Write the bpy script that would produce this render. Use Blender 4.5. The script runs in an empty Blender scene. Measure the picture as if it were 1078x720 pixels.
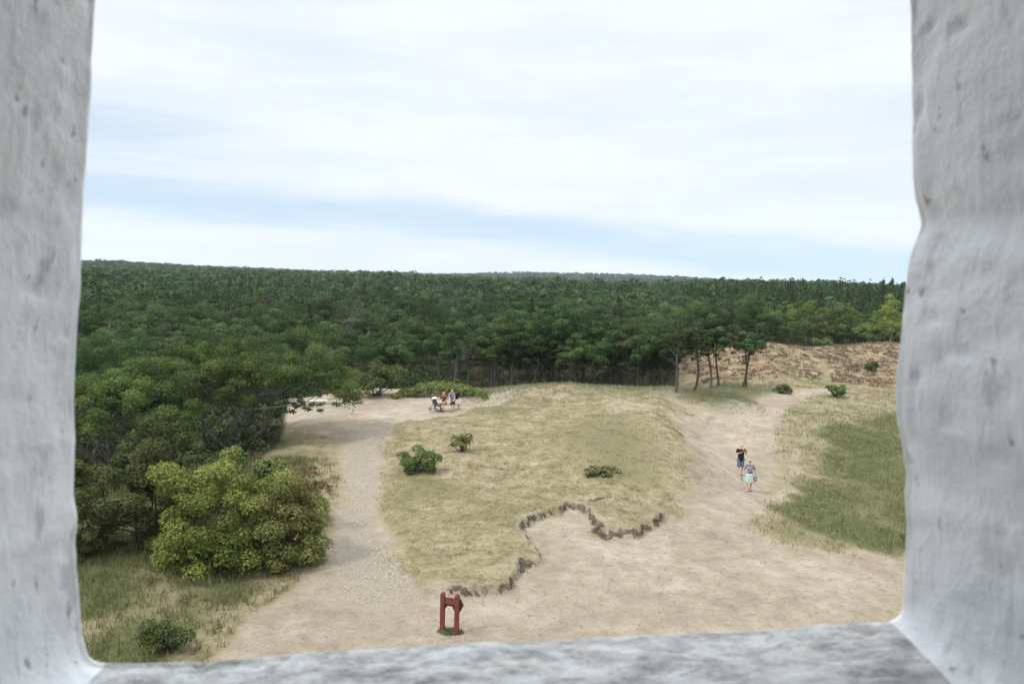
import bpy, bmesh, math, random
import numpy as np
from mathutils import Vector, Matrix, noise as mnoise, geometry as mgeo

SC = bpy.context.scene
COL = SC.collection
R = math.radians

# ------------------------------------------------------------------ camera
EYE = 11.5
F = 826.0                      # focal length in photo pixels (1078 wide)
PITCH, ROLL = R(4.78), R(1.6)
cam_data = bpy.data.cameras.new('camera')
cam = bpy.data.objects.new('camera', cam_data); COL.objects.link(cam)
cam_data.sensor_width = 23.5
cam_data.lens = 23.5 * F / 1078.0
cam_data.clip_start = 0.02; cam_data.clip_end = 20000
ROT = Matrix.Rotation(math.pi/2 - PITCH, 4, 'X') @ Matrix.Rotation(ROLL, 4, 'Z')
cam.matrix_world = Matrix.Translation((0, 0, EYE)) @ ROT
cam_data.dof.use_dof = True
cam_data.dof.focus_distance = 40.0
cam_data.dof.aperture_fstop = 6.3
SC.camera = cam
R3 = np.array(ROT.to_3x3())

# ------------------------------------------------------------------ sky, sun, exposure
SUN_EL, SUN_AZ = R(50), R(-118)      # azimuth from +Y towards +X; the sun stands left of and a little behind the camera
SUNV = Vector((math.sin(SUN_AZ)*math.cos(SUN_EL), math.cos(SUN_AZ)*math.cos(SUN_EL), math.sin(SUN_EL)))
world = bpy.data.worlds.new("World"); SC.world = world; world.use_nodes = True
SKY_S, CLOUD_S, ZENITH = 0.15, 0.86, 3.3     # cloud cover is brighter overhead than near the horizon
def build_world():
    nt = world.node_tree; N = nt.nodes; L = nt.links; N.clear()
    out = N.new('ShaderNodeOutputWorld')
    sky = N.new('ShaderNodeTexSky'); sky.sky_type = 'NISHITA'; sky.sun_disc = False
    sky.sun_elevation = SUN_EL; sky.sun_rotation = SUN_AZ; sky.altitude = 20
    sky.air_density = 1.0; sky.dust_density = 0.6; sky.ozone_density = 0.3
    bg = N.new('ShaderNodeBackground'); bg.inputs[1].default_value = SKY_S
    tn = N.new('ShaderNodeMix'); tn.data_type = 'RGBA'; tn.blend_type = 'MULTIPLY'; tn.inputs[0].default_value = 1.0; L.new(sky.outputs[0], tn.inputs[6]); tn.inputs[7].default_value = (0.98, 1.10, 1.02, 1)
    L.new(tn.outputs[2], bg.inputs[0])
    tc = N.new('ShaderNodeTexCoord')
    up = N.new('ShaderNodeVectorMath'); up.operation = 'MULTIPLY_ADD'; L.new(tc.outputs['Generated'], up.inputs[0]); up.inputs[1].default_value = (1, 1, 0.7); up.inputs[2].default_value = (0, 0, 0.20)
    nv = N.new('ShaderNodeVectorMath'); nv.operation = 'NORMALIZE'; L.new(up.outputs[0], nv.inputs[0]); L.new(nv.outputs[0], sky.inputs['Vector'])
    sep = N.new('ShaderNodeSeparateXYZ'); L.new(tc.outputs['Generated'], sep.inputs[0])
    def m(op, a, b=None, c=None, clamp=False):
        n = N.new('ShaderNodeMath'); n.operation = op; n.use_clamp = clamp
        for i, v in enumerate((a, b, c)):
            if v is None: continue
            if isinstance(v, (int, float)): n.inputs[i].default_value = v
            else: L.new(v, n.inputs[i])
        return n.outputs[0]
    X, Y, Z = sep.outputs
    zc = m('MAXIMUM', Z, 0.0)
    def noisev(sx, sy, sz, scale, detail, rough, dist=0.0, off=0.0, planar=True):
        c = N.new('ShaderNodeCombineXYZ')
        if planar:
            d = m('ADD', zc, 0.10)
            L.new(m('MULTIPLY', m('DIVIDE', X, d), sx), c.inputs[0]); L.new(m('MULTIPLY', m('DIVIDE', Y, d), sy), c.inputs[1])
            c.inputs[2].default_value = off
        else:
            L.new(m('MULTIPLY', X, sx), c.inputs[0]); L.new(m('MULTIPLY', Y, sy), c.inputs[1]); L.new(m('MULTIPLY_ADD', Z, sz, off), c.inputs[2])
        n = N.new('ShaderNodeTexNoise'); n.inputs['Scale'].default_value = scale; n.inputs['Detail'].default_value = detail
        n.inputs['Roughness'].default_value = rough; n.inputs['Distortion'].default_value = dist
        L.new(c.outputs[0], n.inputs['Vector']); return n.outputs['Fac']
    n1 = noisev(1, 1, 1, 0.55, 7, 0.55, 0.4, 3.1)
    n2 = noisev(1.6, 1.6, 14, 1.6, 6, 0.6, 0.5, 1.7, planar=False)
    # a clear band low over the horizon, sinking to the right
    line = m('MULTIPLY_ADD', X, -0.062, 0.050)
    q = m('DIVIDE', m('SUBTRACT', m('MULTIPLY_ADD', m('SUBTRACT', n2, 0.5), 0.10, Z), line), 0.026)
    band = m('EXPONENT', m('MULTIPLY', m('MULTIPLY', q, q), -1.0))
    # a thinner grey blue veil high on the left
    qa = m('DIVIDE', m('SUBTRACT', m('MULTIPLY_ADD', m('SUBTRACT', n2, 0.5), 0.16, Z), 0.150), 0.030)
    qb = m('DIVIDE', m('ADD', X, 0.48), 0.20)
    veil = m('EXPONENT', m('MULTIPLY', m('ADD', m('MULTIPLY', qa, qa), m('MULTIPLY', qb, qb)), -1.0))
    base = m('MULTIPLY_ADD', n1, -1.5, 1.0)                  # thin places in the high cloud
    open_ = m('ADD', m('ADD', m('MULTIPLY', band, 0.95), m('MULTIPLY', veil, 0.6)), m('MULTIPLY', base, 0.6))
    open_ = m('ADD', open_, m('MULTIPLY', m('SUBTRACT', n2, 0.5), 0.5))
    mp = N.new('ShaderNodeMapRange'); mp.interpolation_type = 'SMOOTHSTEP'
    L.new(open_, mp.inputs[0]); mp.inputs[1].default_value = 0.0; mp.inputs[2].default_value = 1.35
    mp.inputs[3].default_value = 0.98; mp.inputs[4].default_value = 0.40
    # cloud colour: bright tops, slightly grey undersides
    n3 = noisev(1.2, 1.2, 8, 2.2, 5, 0.55, 0.3, 9.0, planar=False)
    cr = N.new('ShaderNodeValToRGB'); L.new(n3, cr.inputs[0])
    cr.color_ramp.elements[0].position = 0.3; cr.color_ramp.elements[0].color = (0.76, 0.85, 0.95, 1)
    cr.color_ramp.elements[1].position = 0.62; cr.color_ramp.elements[1].color = (0.93, 0.975, 1.02, 1)
    bc = N.new('ShaderNodeBackground')
    ms = N.new('ShaderNodeMapRange'); ms.interpolation_type = 'SMOOTHSTEP'; L.new(Z, ms.inputs[0])
    for i_, v_ in enumerate((0.33, 0.80, CLOUD_S, CLOUD_S*ZENITH)): ms.inputs[i_+1].default_value = v_
    L.new(ms.outputs[0], bc.inputs[1])
    L.new(cr.outputs[0], bc.inputs[0])
    mx = N.new('ShaderNodeMixShader'); L.new(mp.outputs[0], mx.inputs[0]); L.new(bg.outputs[0], mx.inputs[1]); L.new(bc.outputs[0], mx.inputs[2])
    L.new(mx.outputs[0], out.inputs[0])
build_world()
sun_d = bpy.data.lights.new('sun', 'SUN'); sun_d.energy = 2.2; sun_d.angle = R(5); sun_d.color = (1.0, 0.95, 0.87)
sun = bpy.data.objects.new('sun', sun_d); COL.objects.link(sun)
sun.rotation_euler = SUNV.to_track_quat('Z', 'Y').to_euler()
SC.view_settings.view_transform = 'Standard'; SC.view_settings.look = 'None'
SC.view_settings.exposure = 0.27; SC.view_settings.gamma = 1.0; SC.view_settings.use_curve_mapping = False
SC.cycles.use_denoising = True
SC.cycles.max_bounces = 6; SC.cycles.diffuse_bounces = 4; SC.cycles.transparent_max_bounces = 4; SC.cycles.volume_bounces = 0

# ------------------------------------------------------------------ terrain height
def sstep(a, b, x):
    t = np.clip((x - a) / (b - a), 0, 1); return t*t*(3 - 2*t)
def gauss(x, y, cx, cy, sx, sy): return np.exp(-((x-cx)/sx)**2 - ((y-cy)/sy)**2)
def waves(x, y):
    return (np.sin(x*0.61 + 1.3*np.sin(y*0.27))*np.sin(y*0.53 + 1.1*np.sin(x*0.31+1))
            + 0.5*np.sin(x*1.37+y*0.7+2)*np.sin(y*1.21-x*0.4+0.5) + 0.25*np.sin(x*2.9-y*1.1)*np.sin(y*2.3+x*1.9))
def H0(x, y):
    x = np.asarray(x, float); y = np.asarray(y, float)
    r = np.hypot(x, y); t = x/np.maximum(y, 1.0); t = np.where(y < 1, 0, t)
    ramp = 1.5*sstep(22, 60, y)*sstep(-21, -12, x)
    h = ramp + 0.95*gauss(0, y, 0, 63.5, 1, 6)*sstep(-4, 3, x)*sstep(24, 14, x)
    h += 0.75*gauss(x, y, 3, 47, 7, 9) + 0.24*waves(x*0.35+2, y*0.35)*gauss(x, y, 4, 50, 12, 18) + 0.75*gauss(x, y, 9.0, 51, 3.4, 7) - 0.5*gauss(x, y, 14.0, 50, 3.0, 9)
    h -= 0.75*gauss(x, y, 20, 43, 6, 8)
    h += 0.35*gauss(x, y, 22, 57, 5, 3)
    h += 0.10*waves(x*0.8, y*0.8)*sstep(15, 30, r)*sstep(-21, -10, x)
    drop = sstep(66.5, 75, y)*sstep(0.27, 0.20, t)
    h = h*(1-drop) - 0.2*drop
    h += 2.5*gauss(x, y, 28.5, 95, 11, 10) + 2.7*gauss(x, y, 52, 102, 15, 12)
    h += 0.22*waves(x*0.5, y*0.5)*sstep(0.18, 0.24, t)*sstep(74, 84, y)
    back = sstep(108, 125, y)*sstep(0.15, 0.25, t)
    h = h*(1-back) + back*0.8
    far = sstep(260, 1200, r)
    h += far*(1.5 + 1.5*np.sin(x*0.0053+0.8)*np.cos(y*0.0031) + 2.0*np.sin(x*0.011+y*0.006+2) + 0.5*sstep(-100, -900, x))
    h += 17*gauss(x, y, 250, 2150, 330, 240) + 7*gauss(x, y, -430, 950, 160, 160) + 9*gauss(x, y, -1150, 2300, 380, 300) + 7*gauss(x, y, 560, 1500, 300, 200) + 3.0*gauss(x, y, 115, 330, 60, 50) + 2.2*gauss(x, y, -60, 520, 60, 60)
    h += 2.0*sstep(150, 260, r)*sstep(0.18, 0.4, t)*sstep(900, 400, r)
    h = h - 0.35*sstep(0, -3, y-2)*0
    return h
def P(px, py, dz=0.0):
    """the ground point seen at a photo pixel"""
    d = R3 @ np.array([(px-539)/F, -(py-360)/F, -1.0]); d /= np.linalg.norm(d)
    s = np.arange(8, 400, 0.05)
    z = EYE + d[2]*s
    below = z < H0(d[0]*s, d[1]*s) + dz
    i = int(np.argmax(below)) if below.any() else len(s)-1
    return (d[0]*s[i], d[1]*s[i])
def poly(pts, dz=0.0): return np.array([P(px, py, dz) for px, py in pts])
def at_depth(px, py, y):
    """the point on the pixel's ray at world distance y"""
    d = R3 @ np.array([(px-539)/F, -(py-360)/F, -1.0]); k = y/d[1]
    return np.array([d[0]*k, y, EYE + d[2]*k])
def seg_dist(x, y, pts, closed):
    n = len(pts); best = np.full(x.shape, 1e9)
    for i in range(n if closed else n-1):
        a = pts[i]; b = pts[(i+1) % n]; ab = b-a; l2 = max(ab @ ab, 1e-9)
        t = np.clip(((x-a[0])*ab[0] + (y-a[1])*ab[1])/l2, 0, 1)
        best = np.minimum(best, np.hypot(x-a[0]-t*ab[0], y-a[1]-t*ab[1]))
    return best
def sdist(x, y, pts):
    """signed distance, negative inside"""
    d = seg_dist(x, y, pts, True); ins = np.zeros(x.shape, bool); n = len(pts)
    for i in range(n):
        x1, y1 = pts[i]; x2, y2 = pts[(i+1) % n]
        if y1 == y2: continue
        c = ((y1 > y) != (y2 > y)) & (x < (x2-x1)*(y-y1)/(y2-y1) + x1)
        ins ^= c
    return np.where(ins, -d, d)

MOUND = poly([(403,455),(425,442),(470,438),(520,427),(545,410),(600,404),(690,413),(748,428),(752,440),(728,448),(738,470),(740,492),
              (722,515),(704,541),(668,556),(640,562),(629,553),(614,536),(598,530),(578,536),(560,543),(551,552),(553,568),(562,572),(560,585),
              (550,599),(530,613),(505,618),(470,621),(432,610),(409,585),(400,540),(400,490)], 0.28)
BAY = poly([(566,572),(575,545),(600,538),(625,556),(655,572),(640,600),(590,612),(560,606)])
LEFTG = poly([(-40,470),(60,440),(250,440),(318,446),(352,462),(362,500),(352,560),(337,592),(300,628),(262,650),(232,694),(225,760),(-40,800)])
GRAVEL = poly([(366,448),(404,448),(400,490),(399,540),(407,585),(430,615),(470,655),(475,760),(335,760),(345,640),(352,580),(362,510)])
GREEN = poly([(848,455),(872,443),(905,437),(1000,432),(1060,440),(1060,590),(950,584),(880,581),(825,573),(790,553),(798,541),(832,523),(838,490)])
RDRY = poly([(826,430),(852,416),(880,410),(1000,398),(1060,400),(1060,440),(905,440),(860,455),(842,475),(835,510),(805,530),(800,515),(814,492),(812,462)])
RLOW = poly([(735,672),(790,655),(850,637),(905,622),(960,605),(1060,600),(1060,720),(735,720)])
HOLLOW = poly([(706,420),(712,405),(740,408),(775,405),(800,408),(822,408),(838,410),(800,420),(765,428),(730,424)])
MID_GREEN = poly([(590,440),(640,432),(700,455),(722,480),(720,510),(690,525),(650,520),(600,500),(560,470)], 0.28)
PALE = poly([(610,412),(665,412),(720,440),(700,446),(650,436),(600,428)], 0.28)
SCARS = [poly(s, 0.15) for s in [
    [(549,572),(551,552),(562,543),(580,535),(600,530)], [(613,536),(628,552),(640,562),(656,562),(668,556),(690,543)],
    [(622,529),(636,525),(660,528)], [(560,585),(551,598),(532,612),(508,618),(484,621)],
    [(505,492),(522,494),(546,498)], [(702,446),(712,452),(718,461)], [(722,437),(742,441)]]]
HPATH = poly([(843,370),(856,377),(866,384),(871,392),(868,399),(874,406)])
FAINT = [poly(s, 0.28) for s in [[(450,576),(478,589),(502,592)], [(585,503),(600,497)], [(452,467),(470,468)], [(404,462),(401,520),(404,580),(425,610)]]]

def terrain(x, y):
    """height and material masks, all from places on the ground"""
    x = np.asarray(x, float); y = np.asarray(y, float)
    h = H0(x, y); M = {k: np.zeros(x.shape) for k in ('dry','green','gravel','heath','litter','scar','pale')}
    r = np.hypot(x, y); near = (y > 12) & (y < 82) & (r < 95)
    xn, yn = x[near], y[near]
    dm = sdist(xn, yn, MOUND)
    ds = np.full(xn.shape, 1e9)
    wob = 0.22*np.sin(xn*1.9+yn*1.1)+0.16*np.sin(xn*3.1+yn*1.7)+0.14*np.sin(yn*4.3-xn*2.2)*np.sin(xn*2.7)+0.10*np.sin(xn*9.1+1)*np.sin(yn*8.3)
    thick = 0.95+0.6*np.sin(xn*2.3+1)*np.sin(yn*1.9+xn)
    dsE = ds.copy(); dsI = ds.copy()
    for q, s in enumerate(SCARS):
        d_ = seg_dist(xn, yn, s, False)
        if q in (0, 1, 3): dsE = np.minimum(dsE, d_)
        else: dsI = np.minimum(dsI, d_)
    ds = np.minimum(dsE, dsI)
    w = 0.16 + 1.3*np.clip((ds-0.3)/1.6, 0, 1)
    step = 0.30*sstep(0.5, -0.5, (dm+wob*0.8)/w)
    hn = h[near] + step
    hn -= 0.10*np.exp(-((dsI+0.4*wob)/0.16)**2)
    h[near] = hn
    soft = lambda d, w_: 1/(1+np.exp(np.clip(d/w_, -30, 30)))
    def put(k, v): a = M[k][near]; M[k][near] = np.maximum(a, v)
    flank = sstep(0.0, 3.0, xn-8.5-0.10*(yn-45))*sstep(36, 42, yn)*sstep(64, 58, yn)*sstep(-4.0, -0.5, dm)
    put('dry', soft(dm+1.4*wob, 0.55)*(1-0.42*soft(sdist(xn, yn, PALE), 2.0))*(1-0.40*flank))
    put('pale', 0.55*soft(sdist(xn, yn, PALE), 1.8))
    put('dry', 0.75*soft(sdist(xn, yn, RDRY), 0.6)); put('dry', 0.55*soft(sdist(xn, yn, RLOW), 0.8))
    put('dry', 0.35*soft(sdist(xn, yn, BAY), 0.5))
    lg = sdist(xn, yn, LEFTG); put('green', soft(lg+1.6+wob, 1.1)*(0.78+0.3*np.sin(xn*1.1+np.sin(yn*.9)))); put('dry', soft(lg, 0.4))
    gd = sdist(xn, yn, GREEN); put('green', soft(gd+0.5+1.5*wob, 0.9)*(0.84+0.28*np.sin(xn*0.9+1.2*np.sin(yn*0.7)))); put('dry', soft(gd+wob, 0.5)); put('green', 0.50*soft(sdist(xn, yn, MID_GREEN), 1.2))
    put('green', 0.8*soft(sdist(xn, yn, HOLLOW), 1.0))
    put('gravel', soft(sdist(xn, yn, GRAVEL)+wob, 0.4)*(0.9-0.45*sstep(30, 24, yn)))
    rag = 0.05*np.sin(xn*5.3+2*np.sin(yn*4.1))+0.035*np.sin(yn*8.7+2.4*np.sin(xn*6.3))
    edge = dm+wob*0.8
    sc = np.exp(-((edge-0.02+rag)/(0.035+0.055*np.clip(thick-0.1, 0.0, 1.6)))**2)*sstep(0.75, 0.35, dsE)*np.clip(0.30+0.75*thick, 0, 1)
    sc = np.maximum(sc, np.exp(-(np.maximum(dsI+0.4*wob+rag, 0)/(0.05+0.05*thick))**2)*0.9)
    for s in FAINT: sc = np.maximum(sc, 0.42*np.exp(-((seg_dist(xn, yn, s, False)+wob)/0.16)**2))
    put('scar', sc)
    t = np.where(y > 1, x/np.maximum(y, 1), -9)
    hz = sstep(0.195, 0.215, t)*sstep(77, 80.5, y - 4*np.sin(x*0.3)*0.3)*sstep(116, 110, y)
    hz = hz*(1-np.exp(-(seg_dist(x, y, HPATH, False)/0.5)**2)) if len(x) > 3 else hz
    M['heath'] = hz*sstep(1.0, 1.6, h + 0.25*waves(x*.4, y*.4))
    M['dry'] = np.maximum(M['dry'], sstep(0.2, 0.225, t)*sstep(72, 76, y)*sstep(116, 110, y)*0.8)
    lit = sstep(69, 72, y)*sstep(0.225, 0.205, t)
    lit = np.maximum(lit, sstep(109, 112, y)); lit = np.maximum(lit, sstep(-12.5, -15.5, x)*sstep(37, 41, y)*sstep(-0.27, -0.31, t))
    lit = np.maximum(lit, sstep(70, 80, r)*(y < 20))
    M['litter'] = lit*(1-M['heath'])
    return h, M
def ground_z(x, y): return float(terrain(np.array([x]), np.array([y]))[0][0])

# ------------------------------------------------------------------ helpers
def tag(o, label=None, cat=None, group=None, kind=None):
    if label: o['label'] = label
    if cat: o['category'] = cat
    if group: o['group'] = group
    if kind: o['kind'] = kind
    return o
def mesh_arrays(name, V, Fc, mats, attrs=None, parent=None, smooth=False, loc=None):
    V = np.ascontiguousarray(V, np.float32); Fc = np.ascontiguousarray(Fc, np.int32)
    me = bpy.data.meshes.new(name); k = Fc.shape[1]
    me.vertices.add(len(V)); me.vertices.foreach_set('co', V.ravel())
    me.loops.add(Fc.size); me.loops.foreach_set('vertex_index', Fc.ravel())
    me.polygons.add(len(Fc)); me.polygons.foreach_set('loop_start', np.arange(0, Fc.size, k, dtype=np.int32))
    me.update(calc_edges=True)
    if smooth: me.polygons.foreach_set('use_smooth', np.ones(len(Fc), bool))
    for a, v in (attrs or {}).items():
        at = me.attributes.new(a, 'FLOAT', 'POINT'); at.data.foreach_set('value', np.ascontiguousarray(v, np.float32))
    for m_ in (mats if isinstance(mats, list) else [mats]): me.materials.append(m_)
    o = bpy.data.objects.new(name, me); COL.objects.link(o)
    if parent is not None: o.parent = parent
    if loc is not None: o.location = loc
    return o
def bm_obj(name, bm, mat, parent=None, smooth=False, bevel=0.0):
    me = bpy.data.meshes.new(name)
    if bevel: bmesh.ops.bevel(bm, geom=list(bm.edges), offset=bevel, segments=2, affect='EDGES', clamp_overlap=True)
    bm.to_mesh(me); bm.free(); me.materials.append(mat)
    if smooth:
        for p in me.polygons: p.use_smooth = True
    o = bpy.data.objects.new(name, me); COL.objects.link(o)
    if parent is not None: o.parent = parent
    return o
def empty(name, loc, rz=0.0):
    o = bpy.data.objects.new(name, None); COL.objects.link(o); o.location = loc; o.rotation_euler = (0, 0, rz)
    o.empty_display_size = 0.3; return o
def box(bm, c, s, rot=None):
    M_ = Matrix.Translation(c) @ (rot.to_4x4() if rot is not None else Matrix.Identity(4)) @ Matrix.Diagonal((s[0], s[1], s[2], 1))
    bmesh.ops.create_cube(bm, size=1.0, matrix=M_)
def tubes(parts, sides=6):
    """[(points, radii)] -> V, F(quads)"""
    Vs, Fs, n0 = [], [], 0
    for pts, rad in parts:
        pts = np.asarray(pts, float); n = len(pts)
        tang = np.gradient(pts, axis=0); tang /= np.linalg.norm(tang, axis=1)[:, None]+1e-9
        ref = np.array([0.31, 0.95, 0.07]) if abs(tang[0] @ np.array([0.31,0.95,0.07])) < 0.9 else np.array([1.0,0,0])
        u = np.cross(tang, ref); u /= np.linalg.norm(u, axis=1)[:, None]+1e-9; v = np.cross(tang, u)
        a = np.arange(sides)*2*math.pi/sides
        ring = pts[:, None, :] + np.asarray(rad)[:, None, None]*(np.cos(a)[None, :, None]*u[:, None, :] + np.sin(a)[None, :, None]*v[:, None, :])
        Vs.append(ring.reshape(-1, 3))
        i = np.arange(n-1)[:, None]*sides; j = np.arange(sides)[None, :]; j2 = (j+1) % sides
        Fs.append(np.stack([i+j, i+j2, i+sides+j2, i+sides+j], -1).reshape(-1, 4) + n0); n0 += n*sides
    return np.concatenate(Vs), np.concatenate(Fs)

# ------------------------------------------------------------------ materials
class NT:
    def __init__(s, name):
        s.m = bpy.data.materials.new(name); s.m.use_nodes = True; s.nt = s.m.node_tree; s.N = s.nt.nodes; s.L = s.nt.links
        s.b = s.N['Principled BSDF']; s.out = s.N['Material Output']
    def setv(s, sock, v):
        if hasattr(v, 'links') or isinstance(v, bpy.types.NodeSocket): s.L.new(v, sock)
        else:
            if isinstance(v, (tuple, list)) and len(v) == 3 and sock.type == 'RGBA': v = (*v, 1)
            sock.default_value = v
    def math(s, op, a, b=None, c=None, clamp=False):
        n = s.N.new('ShaderNodeMath'); n.operation = op; n.use_clamp = clamp
        for i, v in enumerate((a, b, c)):
            if v is not None: s.setv(n.inputs[i], v)
        return n.outputs[0]
    def noise(s, scale, detail=4, rough=0.55, vec=None, dist=0.0):
        n = s.N.new('ShaderNodeTexNoise'); n.inputs['Scale'].default_value = scale; n.inputs['Detail'].default_value = detail
        n.inputs['Roughness'].default_value = rough; n.inputs['Distortion'].default_value = dist
        s.L.new(vec if vec is not None else s.obj(), n.inputs['Vector']); return n.outputs['Fac']
    def obj(s):
        if not hasattr(s, '_tc'): s._tc = s.N.new('ShaderNodeTexCoord')
        return s._tc.outputs['Object']
    def scaled(s, sx, sy, sz):
        n = s.N.new('ShaderNodeMapping'); n.inputs['Scale'].default_value = (sx, sy, sz); s.L.new(s.obj(), n.inputs['Vector']); return n.outputs[0]
    def ramp(s, fac, stops):
        n = s.N.new('ShaderNodeValToRGB'); s.L.new(fac, n.inputs[0]); e = n.color_ramp.elements
        while len(e) < len(stops): e.new(0.5)
        for k, (p, c) in enumerate(stops): e[k].position = p; e[k].color = (*c, 1)
        return n.outputs[0]
    def mix(s, fac, a, b, mode='MIX'):
        n = s.N.new('ShaderNodeMix'); n.data_type = 'RGBA'; n.blend_type = mode
        s.setv(n.inputs[0], fac); s.setv(n.inputs[6], a); s.setv(n.inputs[7], b); return n.outputs[2]
    def rng(s, v, a, b, c=0.0, d=1.0):
        n = s.N.new('ShaderNodeMapRange'); n.interpolation_type = 'SMOOTHSTEP'; s.setv(n.inputs[0], v)
        for i, q in enumerate((a, b, c, d)): n.inputs[i+1].default_value = q
        return n.outputs[0]
    def attr(s, name):
        n = s.N.new('ShaderNodeAttribute'); n.attribute_name = name; return n.outputs['Fac']
    def bump(s, h, dist, strength=1.0, prev=None):
        n = s.N.new('ShaderNodeBump'); n.inputs['Distance'].default_value = dist; n.inputs['Strength'].default_value = strength
        s.L.new(h, n.inputs['Height'])
        if prev is not None: s.L.new(prev, n.inputs['Normal'])
        return n.outputs[0]
    def done(s, col, rough=0.85, normal=None, spec=0.25):
        s.setv(s.b.inputs['Base Color'], col); s.setv(s.b.inputs['Roughness'], rough); s.b.inputs['Specular IOR Level'].default_value = spec
        if normal is not None: s.L.new(normal, s.b.inputs['Normal'])
        return s.m

def ground_material():
    t = NT('dune_ground')
    big = t.noise(0.18, 4, 0.6); mid = t.noise(1.1, 5, 0.65); fine = t.noise(3.4, 6, 0.72); vfine = t.noise(11.0, 4, 0.75)
    stretched = t.noise(1.0, 5, 0.65, t.scaled(0.9, 2.2, 1))
    def mask(name, k_mid=0.5, k_fine=0.6, w=0.16):
        a = t.attr(name)
        v = t.math('ADD', a, t.math('MULTIPLY', t.math('SUBTRACT', mid, 0.5), k_mid)); v = t.math('ADD', v, t.math('MULTIPLY', t.math('SUBTRACT', fine, 0.5), k_fine))
        v = t.rng(v, 0.5-w, 0.5+w)
        return t.math('MULTIPLY', v, t.rng(a, 0.0, 0.12))
    sand = t.ramp(t.math('ADD', t.math('MULTIPLY', big, 0.5), t.math('MULTIPLY', mid, 0.5)), [(0.36, (0.205, 0.163, 0.118)), (0.5, (0.275, 0.227, 0.168)), (0.63, (0.35, 0.302, 0.235))])
    sand = t.mix(t.math('MULTIPLY', t.rng(fine, 0.555, 0.66), 0.75), sand, (0.165, 0.13, 0.09)); sand = t.mix(t.math('MULTIPLY', t.rng(vfine, 0.54, 0.66), 0.65), sand, (0.15, 0.12, 0.085))
    sand = t.mix(t.math('MULTIPLY', t.rng(stretched, 0.55, 0.68), 0.5), sand, (0.20, 0.165, 0.12))
    dryc = t.ramp(t.math('ADD', t.math('MULTIPLY', mid, 0.55), t.math('MULTIPLY', fine, 0.45)), [(0.34, (0.08, 0.066, 0.034)), (0.44, (0.17, 0.14, 0.076)), (0.53, (0.235, 0.194, 0.115)), (0.64, (0.31, 0.262, 0.185))])
    dryc = t.mix(t.math('MULTIPLY', t.rng(big, 0.50, 0.66), 0.65), dryc, (0.12, 0.115, 0.048))
    dryc = t.mix(t.math('MULTIPLY', t.rng(vfine, 0.55, 0.7), 0.5), dryc, (0.10, 0.085, 0.042)); dryc = t.mix(t.math('MULTIPLY', t.rng(stretched, 0.56, 0.66), 0.55), dryc, (0.225, 0.18, 0.115))
    grn = t.ramp(t.math('ADD', t.math('MULTIPLY', mid, 0.5), t.math('MULTIPLY', fine, 0.5)), [(0.35, (0.045, 0.052, 0.020)), (0.5, (0.085, 0.092, 0.038)), (0.66, (0.16, 0.14, 0.075))])
    grv = t.ramp(t.noise(15, 3, 0.7), [(0.3, (0.13, 0.108, 0.08)), (0.5, (0.245, 0.208, 0.158)), (0.7, (0.38, 0.335, 0.27))])
    grv = t.mix(t.math('MULTIPLY', t.rng(mid, 0.45, 0.65), 0.65), grv, (0.27, 0.225, 0.17))
    hth = t.ramp(t.math('ADD', t.math('MULTIPLY', t.noise(0.7, 5, 0.7), 0.6), t.math('MULTIPLY', mid, 0.4)), [(0.36, (0.09, 0.065, 0.048)), (0.44, (0.155, 0.105, 0.068)), (0.53, (0.20, 0.145, 0.088)), (0.62, (0.27, 0.235, 0.15))])
    lit = t.ramp(mid, [(0.35, (0.022, 0.018, 0.011)), (0.6, (0.050, 0.038, 0.022)), (0.75, (0.045, 0.055, 0.02))])
    scr = t.ramp(fine, [(0.3, (0.04, 0.03, 0.022)), (0.48, (0.095, 0.073, 0.052)), (0.64, (0.20, 0.165, 0.12))])
    c = t.mix(mask('dry'), sand, dryc); c = t.mix(mask('gravel', 0.3, 0.5), c, grv)
    c = t.mix(mask('green', 0.7, 0.5, 0.2), c, grn); c = t.mix(t.math('MULTIPLY', mask('pale', 0.9, 0.9, 0.2), 0.7), c, (0.31, 0.262, 0.20))
    hth = t.mix(t.math('MULTIPLY', t.rng(t.noise(0.25, 4, 0.6), 0.48, 0.62), 0.75), hth, (0.175, 0.155, 0.075)); c = t.mix(mask('heath', 0.5, 0.5), c, hth); c = t.mix(mask('litter', 0.3, 0.3), c, lit); c = t.mix(mask('scar', 0.5, 1.3, 0.12), c, scr)
    n = t.bump(mid, 0.32, 0.7); n = t.bump(fine, 0.12, 0.9, n); n = t.bump(vfine, 0.045, 0.9, n)
    return t.done(c, 0.95, n, 0.1)

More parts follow.
